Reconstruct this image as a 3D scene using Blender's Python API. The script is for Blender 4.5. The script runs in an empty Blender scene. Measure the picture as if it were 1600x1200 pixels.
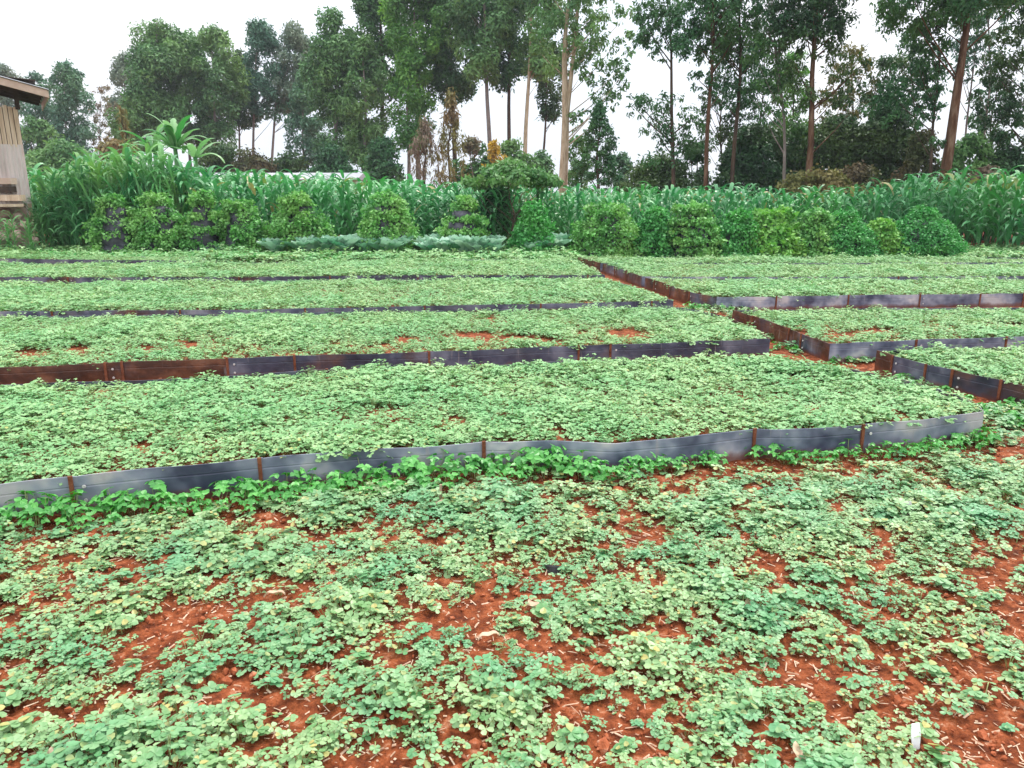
import bpy, math, random
import numpy as np
from mathutils import Vector
R = math.radians
random.seed(7)
rng = np.random.default_rng(11)
sc = bpy.context.scene

# ------------------------------------------------------------------ camera
CAM_H, FPX, PITCH = 1.7, 1186.0, R(14.2)
cam_d = bpy.data.cameras.new('camera')
cam = bpy.data.objects.new('camera', cam_d)
sc.collection.objects.link(cam)
cam.location = (0, 0, CAM_H)
cam.rotation_euler = (R(90) - PITCH, 0, 0)
cam_d.sensor_width = 36
cam_d.lens = 36 * FPX / 1600
cam_d.clip_start, cam_d.clip_end = 0.05, 5000
sc.camera = cam
sc.render.resolution_x, sc.render.resolution_y = 1024, 768

# ------------------------------------------------------------------ sky, sun, exposure
SUN_EL, SUN_AZ = 58, 35          # azimuth clockwise from +Y
sc.view_settings.view_transform = 'Standard'
sc.view_settings.look = 'None'
sc.view_settings.gamma = 1
sc.view_settings.use_curve_mapping = False
sc.view_settings.exposure = 0.98
world = bpy.data.worlds.new('World')
sc.world = world
world.use_nodes = True
wn = world.node_tree
wn.nodes.clear()
def WN(t, **k):
    n = wn.nodes.new(t)
    for a, b in k.items(): setattr(n, a, b)
    return n
sky = WN('ShaderNodeTexSky', sky_type='NISHITA', sun_disc=False)
sky.sun_elevation, sky.sun_rotation = R(SUN_EL), R(SUN_AZ)
sky.dust_density = 3.0
bg1 = WN('ShaderNodeBackground'); bg1.inputs['Strength'].default_value = 0.1
wn.links.new(sky.outputs[0], bg1.inputs['Color'])
# overcast layer: luminance rises from the horizon to the zenith as an overcast sky does
tc = WN('ShaderNodeTexCoord'); sep = WN('ShaderNodeSeparateXYZ')
wn.links.new(tc.outputs['Generated'], sep.inputs[0])
zc = WN('ShaderNodeMath', operation='MAXIMUM'); zc.inputs[1].default_value = 0
wn.links.new(sep.outputs['Z'], zc.inputs[0])
zm = WN('ShaderNodeMath', operation='MULTIPLY_ADD'); zm.inputs[1].default_value = 1.15; zm.inputs[2].default_value = 0.56
wn.links.new(zc.outputs[0], zm.inputs[0])
nz = WN('ShaderNodeTexNoise'); nz.inputs['Scale'].default_value = 2.2; nz.inputs['Detail'].default_value = 4
wn.links.new(tc.outputs['Generated'], nz.inputs['Vector'])
cr = WN('ShaderNodeValToRGB')
cr.color_ramp.elements[0].position = 0.38; cr.color_ramp.elements[0].color = (0.83, 0.90, 1.0, 1)
cr.color_ramp.elements[1].position = 0.62; cr.color_ramp.elements[1].color = (1.0, 0.985, 1.0, 1)
wn.links.new(nz.outputs[0], cr.inputs[0])
bg2 = WN('ShaderNodeBackground')
wn.links.new(cr.outputs[0], bg2.inputs['Color']); wn.links.new(zm.outputs[0], bg2.inputs['Strength'])
mx = WN('ShaderNodeMixShader'); mx.inputs[0].default_value = 0.88
wn.links.new(bg1.outputs[0], mx.inputs[1]); wn.links.new(bg2.outputs[0], mx.inputs[2])
wo = WN('ShaderNodeOutputWorld'); wn.links.new(mx.outputs[0], wo.inputs[0])

sun_d = bpy.data.lights.new('sun', 'SUN')
sun_d.energy, sun_d.angle, sun_d.color = 1.5, R(12), (1.0, 0.95, 0.87)
sun = bpy.data.objects.new('sun', sun_d)
sc.collection.objects.link(sun)
_sd = Vector((math.cos(R(SUN_EL)) * math.sin(R(SUN_AZ)), math.cos(R(SUN_EL)) * math.cos(R(SUN_AZ)), math.sin(R(SUN_EL))))
sun.rotation_euler = _sd.to_track_quat('Z', 'Y').to_euler()
sun.location = (0, 0, 30)

# ------------------------------------------------------------------ helpers
COL = sc.collection
def tag(o, label=None, cat=None, group=None, kind=None):
    if label: o['label'] = label
    if cat: o['category'] = cat
    if group: o['group'] = group
    if kind: o['kind'] = kind
    return o
def empty(name, loc, label=None, cat=None, group=None, rz=0):
    o = bpy.data.objects.new(name, None); COL.objects.link(o)
    o.location = loc; o.rotation_euler = (0, 0, rz); o.empty_display_size = .1
    return tag(o, label, cat, group)
def link(name, me, parent=None, loc=None, rz=0, scale=None):
    o = bpy.data.objects.new(name, me); COL.objects.link(o)
    if parent: o.parent = parent
    if loc is not None: o.location = loc
    o.rotation_euler = (0, 0, rz)
    if scale is not None: o.scale = (scale,) * 3 if not hasattr(scale, '__len__') else scale
    return o
def mesh(name, verts, faces, mat, smooth=False, v=None, fmat=None):
    """verts (n,3), faces list or (m,k) array; v = per-vertex random number"""
    me = bpy.data.meshes.new(name)
    me.from_pydata(np.asarray(verts).tolist(), [], faces if isinstance(faces, list) else faces.tolist())
    for m in (mat if isinstance(mat, list) else [mat]): me.materials.append(m)
    if v is not None:
        a = me.attributes.new('v', 'FLOAT', 'POINT'); a.data.foreach_set('value', np.asarray(v, dtype=np.float32))
    if fmat is not None: me.polygons.foreach_set('material_index', np.asarray(fmat, dtype=np.int32))
    if smooth: me.polygons.foreach_set('use_smooth', [True] * len(me.polygons))
    me.update()
    return me
class MB:
    def __init__(s): s.v = []; s.f = []; s.r = []; s.m = []
    def add(s, vs, fs, r=0.5, m=0):
        b = len(s.v); s.v += [tuple(p) for p in vs]; s.f += [tuple(i + b for i in f) for f in fs]
        s.r += [r] * len(vs); s.m += [m] * len(fs)
    def box(s, c, d, rz=0, r=.5, m=0, top=(1, 1), tilt=0):
        x, y, z = d[0] / 2, d[1] / 2, d[2] / 2; ca, sa = math.cos(rz), math.sin(rz); vs = []
        for k in (-1, 1):
            tx, ty = (x * top[0], y * top[1]) if k > 0 else (x, y)
            for (a, b) in ((-1, -1), (1, -1), (1, 1), (-1, 1)):
                px, py = a * tx, b * ty
                vs.append((c[0] + px * ca - py * sa, c[1] + px * sa + py * ca, c[2] + k * z + tilt * px))
        s.add(vs, [(3, 2, 1, 0), (4, 5, 6, 7), (0, 1, 5, 4), (1, 2, 6, 5), (2, 3, 7, 6), (3, 0, 4, 7)], r, m)
    def tube(s, pts, rad, n=6, r=.5, m=0, cap=True):
        pts = [Vector(p) for p in pts]; vs = []; fs = []
        for i, p in enumerate(pts):
            t = (pts[min(i + 1, len(pts) - 1)] - pts[max(i - 1, 0)]).normalized()
            a = t.cross(Vector((0, 1, 0.01))); a.normalize(); b = t.cross(a)
            q = rad[i] if hasattr(rad, '__len__') else rad
            for k in range(n):
                an = 2 * math.pi * k / n
                vs.append(tuple(p + (a * math.cos(an) + b * math.sin(an)) * q))
        for i in range(len(pts) - 1):
            for k in range(n):
                fs.append((i * n + k, i * n + (k + 1) % n, (i + 1) * n + (k + 1) % n, (i + 1) * n + k))
        if cap: fs.append(tuple(range(n))[::-1]); fs.append(tuple((len(pts) - 1) * n + k for k in range(n)))
        s.add(vs, fs, r, m)
    def mesh(s, name, mat, smooth=False): return mesh(name, s.v, s.f, mat, smooth, s.r, s.m if isinstance(mat, list) else None)
    def build(s, name, mat, parent=None, smooth=False, loc=None): return link(name, s.mesh(name, mat, smooth), parent, loc)

cp, sp = math.cos(PITCH), math.sin(PITCH)
def P(px, py, z=0.0):
    """where the sight line of a photograph point meets the level z (used to survey the plot)"""
    a, b = (px - 800) / FPX, (600 - py) / FPX
    d = (a, cp + b * sp, -sp + b * cp)
    t = (z - CAM_H) / d[2]
    return (a * t, d[1] * t)
def AT(px, py, Y):
    """point at depth Y (metres ahead) on the sight line of a photograph point"""
    a, b = (px - 800) / FPX, (600 - py) / FPX
    d = (a, cp + b * sp, -sp + b * cp); t = Y / d[1]
    return (a * t, Y, CAM_H + d[2] * t)
def proj(x, y, z):
    dz = z - CAM_H; dep = y * cp - dz * sp; up = y * sp + dz * cp
    return 800 + FPX * x / dep, 600 - FPX * up / dep

# value noise
_lat = rng.random((64, 64))
def vnoise(x, y, s=1.0, o=0):
    x = np.asarray(x) * s + 17.3 + o * 5.7; y = np.asarray(y) * s + 9.1 + o * 3.3
    i = np.floor(x).astype(int); j = np.floor(y).astype(int); u = x - i; w = y - j
    u = u * u * (3 - 2 * u); w = w * w * (3 - 2 * w)
    g = lambda a, b: _lat[a % 64, b % 64]
    return (g(i, j) * (1 - u) + g(i + 1, j) * u) * (1 - w) + (g(i, j + 1) * (1 - u) + g(i + 1, j + 1) * u) * w
def hg(x, y):
    """ground relief"""
    n = (vnoise(x, y, 1.1) - .5) * .05 + (vnoise(x, y, 5, 1) - .5) * .022
    fade = np.clip((9 - np.abs(np.asarray(y) - 2)) / 4, 0.15, 1)
    return n * fade

# ------------------------------------------------------------------ materials
def newmat(name):
    m = bpy.data.materials.new(name); m.use_nodes = True; nt = m.node_tree; nt.nodes.clear()
    def N(t, **k):
        n = nt.nodes.new(t)
        for a, b in k.items(): setattr(n, a, b)
        return n
    L = nt.links.new
    out = N('ShaderNodeOutputMaterial'); pb = N('ShaderNodeBsdfPrincipled')
    L(pb.outputs[0], out.inputs[0])
    return m, N, L, out, pb
def ramp(N, stops):
    c = N('ShaderNodeValToRGB'); e = c.color_ramp.elements
    while len(e) < len(stops): e.new(0.5)
    for i, (p, col) in enumerate(stops): e[i].position = p; e[i].color = (*col, 1)
    return c
def leafmat(name, c1, c2, c3=None, rough=.55, trans=.25, patch=2.0, patch_amt=.5, objrand=.35, spec=.35, old=None):
    """c1..c2 spread over single leaves, c3 = the hue that some plants and patches drift to"""
    m, N, L, out, pb = newmat(name)
    at = N('ShaderNodeAttribute', attribute_name='v')
    oi = N('ShaderNodeObjectInfo')
    mixa = N('ShaderNodeMix'); mixa.inputs[0].default_value = objrand
    L(at.outputs['Fac'], mixa.inputs[2]); L(oi.outputs['Random'], mixa.inputs[3])
    r = ramp(N, [(0.1, c1), (0.9, c2)]); L(mixa.outputs[0], r.inputs[0])
    col = r.outputs[0]
    if old:
        mu = N('ShaderNodeMath', operation='MULTIPLY'); mu.inputs[1].default_value = 37.7; L(at.outputs['Fac'], mu.inputs[0])
        fr = N('ShaderNodeMath', operation='FRACT'); L(mu.outputs[0], fr.inputs[0])
        gt = N('ShaderNodeMath', operation='GREATER_THAN'); gt.inputs[1].default_value = 1 - old[3]; L(fr.outputs[0], gt.inputs[0])
        mo = N('ShaderNodeMix', data_type='RGBA'); L(gt.outputs[0], mo.inputs[0]); L(col, mo.inputs[6]); mo.inputs[7].default_value = (*old[:3], 1); col = mo.outputs[2]
    if c3:
        g = N('ShaderNodeNewGeometry'); n = N('ShaderNodeTexNoise'); n.inputs['Scale'].default_value = patch; n.inputs['Detail'].default_value = 2
        L(g.outputs['Position'], n.inputs['Vector'])
        rr = ramp(N, [(0.42, (0, 0, 0)), (0.66, (patch_amt,) * 3)]); L(n.outputs[0], rr.inputs[0])
        mx = N('ShaderNodeMix', data_type='RGBA'); L(rr.outputs[0], mx.inputs[0]); L(col, mx.inputs[6]); mx.inputs[7].default_value = (*c3, 1)
        col = mx.outputs[2]
    L(col, pb.inputs['Base Color']); pb.inputs['Roughness'].default_value = rough
    pb.inputs['Specular IOR Level'].default_value = spec
    tr = N('ShaderNodeBsdfTranslucent'); 
    hs = N('ShaderNodeHueSaturation'); hs.inputs['Saturation'].default_value = 1.15; hs.inputs['Value'].default_value = 1.2
    L(col, hs.inputs['Color']); L(hs.outputs[0], tr.inputs[0])
    ms = N('ShaderNodeMixShader'); ms.inputs[0].default_value = trans
    L(pb.outputs[0], ms.inputs[1]); L(tr.outputs[0], ms.inputs[2]); L(ms.outputs[0], out.inputs[0])
    return m
def noisemat(name, stops, scale=8, rough=.8, bump=.3, bscale=40, spec=.3, vec=(1, 1, 1), detail=6, bdist=.01):
    m, N, L, out, pb = newmat(name)
    g = N('ShaderNodeNewGeometry'); vm = N('ShaderNodeVectorMath', operation='MULTIPLY'); vm.inputs[1].default_value = vec
    L(g.outputs['Position'], vm.inputs[0])
    n = N('ShaderNodeTexNoise'); n.inputs['Scale'].default_value = scale; n.inputs['Detail'].default_value = detail; n.inputs['Roughness'].default_value = .65
    L(vm.outputs[0], n.inputs['Vector'])
    r = ramp(N, stops); L(n.outputs[0], r.inputs[0]); L(r.outputs[0], pb.inputs['Base Color'])
    pb.inputs['Roughness'].default_value = rough; pb.inputs['Specular IOR Level'].default_value = spec
    if bump:
        b = N('ShaderNodeTexNoise'); b.inputs['Scale'].default_value = bscale; b.inputs['Detail'].default_value = 5
        L(vm.outputs[0], b.inputs['Vector'])
        bp = N('ShaderNodeBump'); bp.inputs['Strength'].default_value = bump; bp.inputs['Distance'].default_value = bdist
        L(b.outputs[0], bp.inputs['Height']); L(bp.outputs[0], pb.inputs['Normal'])
    return m
M = {}
M['soil'] = noisemat('red_soil', [(.28, (.045, .010, .004)), (.44, (.14, .032, .009)), (.58, (.27, .070, .022)), (.70, (.44, .21, .12))], 16, .9, 1.0, 70, .2, bdist=.02)
M['clod'] = noisemat('soil_clod', [(.3, (.15, .034, .011)), (.55, (.34, .095, .038)), (.75, (.50, .27, .17))], 25, .9, .5, 90, .2)
M['seed'] = leafmat('seedling_leaf', (.12, .28, .085), (.37, .50, .24), (.085, .31, .14), .42, .22, 2.6, .75, .45, .5, old=(.42, .38, .12, .06))
M['seedfar'] = leafmat('bed_seedling_leaf', (.14, .34, .11), (.38, .56, .26), (.16, .42, .17), .5, .25, 1.2, .6, .4, .4, old=(.40, .42, .13, .06))
M['bean'] = leafmat('bean_leaf', (.045, .25, .04), (.13, .44, .085), None, .4, .28, objrand=.3, spec=.5)
M['petiole'] = leafmat('petiole', (.20, .28, .09), (.30, .30, .13), None, .6, .1)
M['maize'] = leafmat('maize_leaf', (.016, .14, .05), (.16, .46, .18), (.09, .32, .05), .38, .25, .35, .5, .35, .6, old=(.34, .30, .12, .03))
M['napier'] = leafmat('napier_leaf', (.03, .19, .07), (.19, .44, .19), (.22, .40, .10), .45, .28, .6, .7)
M['euc'] = leafmat('eucalyptus_leaf', (.022, .085, .030), (.15, .33, .11), (.23, .38, .09), .5, .2, .16, .6, .1)
M['eucblue'] = leafmat('bluish_tree_leaf', (.030, .095, .062), (.13, .28, .17), (.14, .28, .11), .5, .2, .2, .6, .1)
M['eucpale'] = leafmat('pale_tree_leaf', (.09, .15, .11), (.19, .27, .18), (.24, .26, .16), .5, .3, .2, .6, .1)
M['eucbright'] = leafmat('bright_tree_leaf', (.045, .17, .03), (.19, .42, .07), (.06, .18, .05), .5, .3, .3, .8, .1)
M['dark'] = leafmat('dark_tree_leaf', (.010, .048, .018), (.05, .14, .045), (.10, .16, .03), .5, .2, .35, .7, .1)
M['deep'] = leafmat('deep_green_tree_leaf', (.013, .070, .028), (.065, .20, .07), (.09, .20, .04), .5, .22, .35, .7, .1)
M['rusty_leaf'] = leafmat('withered_leaf', (.055, .042, .022), (.16, .12, .055), (.07, .12, .035), .7, .2, .5, .7, .1)
M['pinkdead'] = leafmat('dry_vine_leaf', (.14, .10, .07), (.30, .23, .16), (.15, .19, .07), .7, .25, .8, .6, .1)
M['olive'] = leafmat('olive_vine_leaf', (.10, .11, .03), (.25, .24, .08), (.24, .15, .07), .65, .25, .6, .8, .1)
M['yellow'] = leafmat('yellow_leaf', (.35, .24, .03), (.60, .40, .06), (.26, .28, .05), .6, .3, .8, .4, .1)
M['shrub'] = leafmat('shrub_leaf', (.05, .17, .05), (.17, .34, .11), (.22, .36, .10), .5, .25, .5, .6, .1)
M['sack1'] = leafmat('yellowish_crop_leaf', (.025, .15, .025), (.22, .54, .15), (.28, .50, .13), .45, .28, 1.5, .6, .1)
M['sack2'] = leafmat('green_crop_leaf', (.015, .15, .03), (.13, .46, .13), (.12, .40, .07), .45, .28, 1.5, .5, .1)
M['sack3'] = leafmat('lime_crop_leaf', (.08, .27, .035), (.30, .56, .13), (.08, .34, .07), .45, .3, 1.8, .5, .1)
M['cab'] = leafmat('cabbage_leaf', (.10, .30, .17), (.52, .70, .56), None, .45, .2, objrand=.3)
M['banana'] = leafmat('banana_leaf', (.07, .25, .07), (.26, .46, .20), None, .4, .35)
M['bark_pale'] = noisemat('pale_bark', [(.3, (.20, .15, .09)), (.5, (.42, .33, .22)), (.7, (.55, .47, .36))], 3, .85, .5, 25, .2, (3, 3, .6), bdist=.03)
M['bark_dark'] = noisemat('dark_bark', [(.3, (.035, .025, .02)), (.55, (.10, .065, .045)), (.75, (.19, .13, .09))], 3, .9, .6, 20, .2, (3, 3, .6), bdist=.03)
M['bark_red'] = noisemat('reddish_bark', [(.3, (.035, .018, .010)), (.5, (.11, .052, .028)), (.75, (.27, .18, .12))], 2, .9, .6, 18, .2, (3, 3, .5), bdist=.04)
M['bark_grey'] = noisemat('grey_bark', [(.3, (.10, .085, .075)), (.55, (.24, .20, .18)), (.75, (.36, .32, .29))], 3, .9, .5, 20, .2, (3, 3, .6), bdist=.03)
M['straw'] = leafmat('straw', (.36, .20, .12), (.62, .47, .33), None, .8, .1, objrand=.1)
M['wood'] = noisemat('weathered_wood', [(.3, (.22, .14, .09)), (.6, (.42, .31, .21))], 8, .8, .4, 30, .2, (4, 4, .5))
M['timber'] = noisemat('pale_timber', [(.3, (.34, .25, .17)), (.5, (.50, .39, .28)), (.7, (.60, .51, .40))], 3, .85, .4, 20, .2, (5, 5, .4))
M['tin'] = noisemat('pale_iron_sheet', [(.3, (.40, .34, .31)), (.55, (.54, .48, .45)), (.75, (.46, .36, .29))], 1.4, .5, .15, 10, .4, (3, 3, .5))
M['rooftin'] = noisemat('roof_iron', [(.3, (.22, .23, .25)), (.6, (.34, .35, .37)), (.8, (.26, .2, .17))], 1.2, .45, .1, 10, .5)
M['fascia'] = noisemat('fascia_board', [(.3, (.40, .29, .22)), (.7, (.55, .43, .35))], 3, .7, .2, 20, .3)
M['darkwood'] = noisemat('dark_timber', [(.3, (.03, .022, .018)), (.7, (.08, .055, .04))], 5, .8, .3, 30, .2)
M['stone'] = noisemat('pinkish_stone', [(.3, (.22, .14, .11)), (.55, (.42, .30, .25)), (.75, (.55, .46, .42))], 5, .85, .6, 22, .3)
M['sackcloth'] = noisemat('dark_sack_sheet', [(.3, (.012, .013, .018)), (.55, (.035, .037, .05)), (.75, (.11, .12, .15))], 4, .45, .4, 9, .5, (1, 1, 3), bdist=.03)
M['plastic'] = noisemat('black_plastic', [(.3, (.012, .012, .014)), (.7, (.035, .035, .04))], 5, .35, .1, 20, .5)
M['white'] = noisemat('white_plastic', [(.3, (.72, .72, .7)), (.7, (.82, .82, .8))], 5, .45, .1, 20, .4)
M['rivet'] = noisemat('zinc_washer', [(.3, (.40, .38, .36)), (.7, (.62, .60, .57))], 40, .4, .1, 50, .5)
M['ruststrip'] = noisemat('rust_strip', [(.3, (.07, .022, .010)), (.5, (.17, .055, .025)), (.75, (.26, .10, .05))], 14, .85, .4, 60, .3)
def sheetmat():
    m, N, L, out, pb = newmat('black_rubber_sheet')
    ar = N('ShaderNodeAttribute', attribute_name='rust', attribute_type='OBJECT')
    ap = N('ShaderNodeAttribute', attribute_name='pale', attribute_type='OBJECT')
    g = N('ShaderNodeNewGeometry')
    vm = N('ShaderNodeVectorMath', operation='MULTIPLY'); vm.inputs[1].default_value = (.8, .8, .9); L(g.outputs['Position'], vm.inputs[0])
    def noise(s, d, vec=vm.outputs[0]):
        n = N('ShaderNodeTexNoise'); n.inputs['Scale'].default_value = s; n.inputs['Detail'].default_value = d; n.inputs['Roughness'].default_value = .6
        L(vec, n.inputs['Vector']); return n.outputs[0]
    base = ramp(N, [(.32, (.014, .015, .026)), (.5, (.045, .050, .080)), (.62, (.13, .135, .175))]); L(noise(3.2, 3), base.inputs[0])
    pale = ramp(N, [(.34, (.04, .045, .085)), (.45, (.14, .16, .22)), (.54, (.28, .30, .36)), (.63, (.48, .46, .46))]); L(noise(3.0, 3), pale.inputs[0])  # sky reflection on front-facing walls painted in as blotchy pale blue-grey
    m1 = N('ShaderNodeMix', data_type='RGBA'); L(ap.outputs['Fac'], m1.inputs[0]); L(base.outputs[0], m1.inputs[6]); L(pale.outputs[0], m1.inputs[7])
    rust = ramp(N, [(.3, (.018, .010, .008)), (.5, (.07, .026, .014)), (.66, (.17, .07, .035)), (.8, (.32, .20, .14))]); L(noise(5, 6), rust.inputs[0])
    # rust stains gather in blotches
    add = N('ShaderNodeMath', operation='ADD'); L(noise(2.1, 4), add.inputs[0]); L(ar.outputs['Fac'], add.inputs[1])
    st = ramp(N, [(.62, (0, 0, 0)), (.80, (1, 1, 1))]); L(add.outputs[0], st.inputs[0])
    m2 = N('ShaderNodeMix', data_type='RGBA'); L(st.outputs[0], m2.inputs[0]); L(m1.outputs[2], m2.inputs[6]); L(rust.outputs[0], m2.inputs[7])
    # soil splash along the foot, pale vertical drips
    vs = N('ShaderNodeVectorMath', operation='MULTIPLY'); vs.inputs[1].default_value = (1, 1, .08); L(g.outputs['Position'], vs.inputs[0])
    dr = ramp(N, [(.66, (0, 0, 0)), (.74, (.45,) * 3)]); L(noise(22, 2, vs.outputs[0]), dr.inputs[0])
    m3 = N('ShaderNodeMix', data_type='RGBA'); L(dr.outputs[0], m3.inputs[0]); L(m2.outputs[2], m3.inputs[6]); m3.inputs[7].default_value = (.30, .27, .27, 1)
    sx = N('ShaderNodeSeparateXYZ'); L(g.outputs['Position'], sx.inputs[0])
    zz = N('ShaderNodeMath', operation='MULTIPLY_ADD'); zz.inputs[1].default_value = -9; zz.inputs[2].default_value = .62; L(sx.outputs['Z'], zz.inputs[0])
    z2 = N('ShaderNodeMath', operation='ADD'); L(zz.outputs[0], z2.inputs[0]); L(noise(9, 4), z2.inputs[1])
    z3 = ramp(N, [(.55, (0, 0, 0)), (.95, (.8,) * 3)]); L(z2.outputs[0], z3.inputs[0])
    m4 = N('ShaderNodeMix', data_type='RGBA'); L(z3.outputs[0], m4.inputs[0]); L(m3.outputs[2], m4.inputs[6]); m4.inputs[7].default_value = (.15, .045, .02, 1)
    L(m4.outputs[2], pb.inputs['Base Color'])
    rr = ramp(N, [(.3, (.28,) * 3), (.7, (.55,) * 3)]); L(noise(6, 4), rr.inputs[0]); L(rr.outputs[0], pb.inputs['Roughness'])
    bp = N('ShaderNodeBump'); bp.inputs['Strength'].default_value = .35; bp.inputs['Distance'].default_value = .02
    L(noise(7, 3), bp.inputs['Height']); L(bp.outputs[0], pb.inputs['Normal'])
    return m
M['sheet'] = sheetmat()

# ------------------------------------------------------------------ ground
def axis(lo, hi, step, far, grow=1.13):
    a = list(np.arange(lo, hi + step / 2, step)); s = step; x = a[-1]; up = []
    while x < far: s *= grow; x += s; up.append(x)
    s = step; x = a[0]; dn = []
    while x > -far: s *= grow; x -= s; dn.append(x)
    return np.array(dn[::-1] + a + up)
xs = axis(-4.2, 5.2, .035, 900); ys = axis(1.3, 5.6, .035, 900)
X, Y = np.meshgrid(xs, ys)
Z = hg(X, Y)
near = np.clip((7.5 - np.abs(Y - 3)) / 3, 0, 1) * np.clip((7 - np.abs(X)) / 2, 0, 1)
Z = Z + near * (rng.random(X.shape) - .5) * .014 + near * (vnoise(X, Y, 14, 2) - .5) * .018
nx, ny = len(xs), len(ys)
vid = np.arange(nx * ny).reshape(ny, nx)
fq = np.stack([vid[:-1, :-1], vid[:-1, 1:], vid[1:, 1:], vid[1:, :-1]], -1).reshape(-1, 4)
g = link('ground', mesh('ground', np.stack([X, Y, Z], -1).reshape(-1, 3), fq, M['soil'], smooth=True))
tag(g, kind='structure')

# ------------------------------------------------------------------ haze
hm = bpy.data.materials.new('haze'); hm.use_nodes = True; hm.node_tree.nodes.clear()
_o = hm.node_tree.nodes.new('ShaderNodeOutputMaterial'); _v = hm.node_tree.nodes.new('ShaderNodeVolumePrincipled')
_v.inputs['Color'].default_value = (.86, .93, 1, 1); _v.inputs['Density'].default_value = .0005
hm.node_tree.links.new(_v.outputs[0], _o.inputs['Volume'])
mb = MB(); mb.box((0, 0, 19.2), (1900, 1900, 42)); tag(mb.build('haze', hm), kind='stuff')

# ------------------------------------------------------------------ raised beds
WALL = .20
def resample(pts, step, wav=.0, seed=0):
    out = []; flags = []
    for i in range(len(pts) - 1):
        a, b = pts[i], pts[i + 1]; d = math.hypot(b[0] - a[0], b[1] - a[1]); n = max(1, int(d / step))
        for k in range(n):
            t = k / n; out.append((a[0] + (b[0] - a[0]) * t, a[1] + (b[1] - a[1]) * t)); flags.append(k == 0 and len(a) > 2 and a[2])
    out.append(pts[-1][:2]); flags.append(True)
    o = np.array(out)
    if wav:
        s = np.concatenate([[0], np.cumsum(np.hypot(*np.diff(o, axis=0).T))])
        t = np.gradient(o, axis=0); t /= np.linalg.norm(t, axis=1)[:, None] + 1e-9
        w = (vnoise(s, s * 0 + seed, 2.3) - .5) * wav * 2 + (vnoise(s, s * 0 + seed + 9, .9) - .5) * wav * 3
        w *= np.clip(np.minimum(s, s[-1] - s) / .4, 0, 1)
        o = o + np.stack([t[:, 1], -t[:, 0]], -1) * w[:, None]
    return o, flags
def panel_mesh(o, side, thick=.007, off=0.0, h=WALL, seed=0):
    """o: polyline of the sheet; side=+1 when the outside is to the right of travel"""
    t = np.gradient(o, axis=0); t /= np.linalg.norm(t, axis=1)[:, None] + 1e-9
    nrm = np.stack([t[:, 1], -t[:, 0]], -1) * side
    zs = [-.03, .05, h * .66, h * .70, h * .73, h]; inn = [.0, .004, .003, .0012, .003, .0]
    n = len(o); V = []; F = []
    top = (vnoise(np.arange(n) * .35, np.zeros(n) + seed, 1.0) - .5) * .012
    for l, (z, q) in enumerate(zip(zs, inn)):
        p = o + nrm * (off + q)
        V += [(p[i, 0], p[i, 1], z + (top[i] if l == 5 else 0)) for i in range(n)]
    for l in (5, 0):
        p = o + nrm * (off - thick)
        V += [(p[i, 0], p[i, 1], zs[l] + (top[i] if l == 5 else 0)) for i in range(n)]
    K = 8
    for l in range(K):
        a, b = l, (l + 1) % K
        for i in range(n - 1):
            f = (a * n + i, a * n + i + 1, b * n + i + 1, b * n + i)
            F.append(f if side < 0 else f[::-1])
    F.append(tuple(l * n for l in range(K))); F.append(tuple(l * n + n - 1 for l in range(K))[::-1])
    return V, F, nrm
BEDS = {}
_riv = MB(); _riv.tube([(0, 0, 0), (0, -.004, 0)], [.011, .009], 8); _rivm = _riv.mesh('rivet', M['rivet'])
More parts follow.
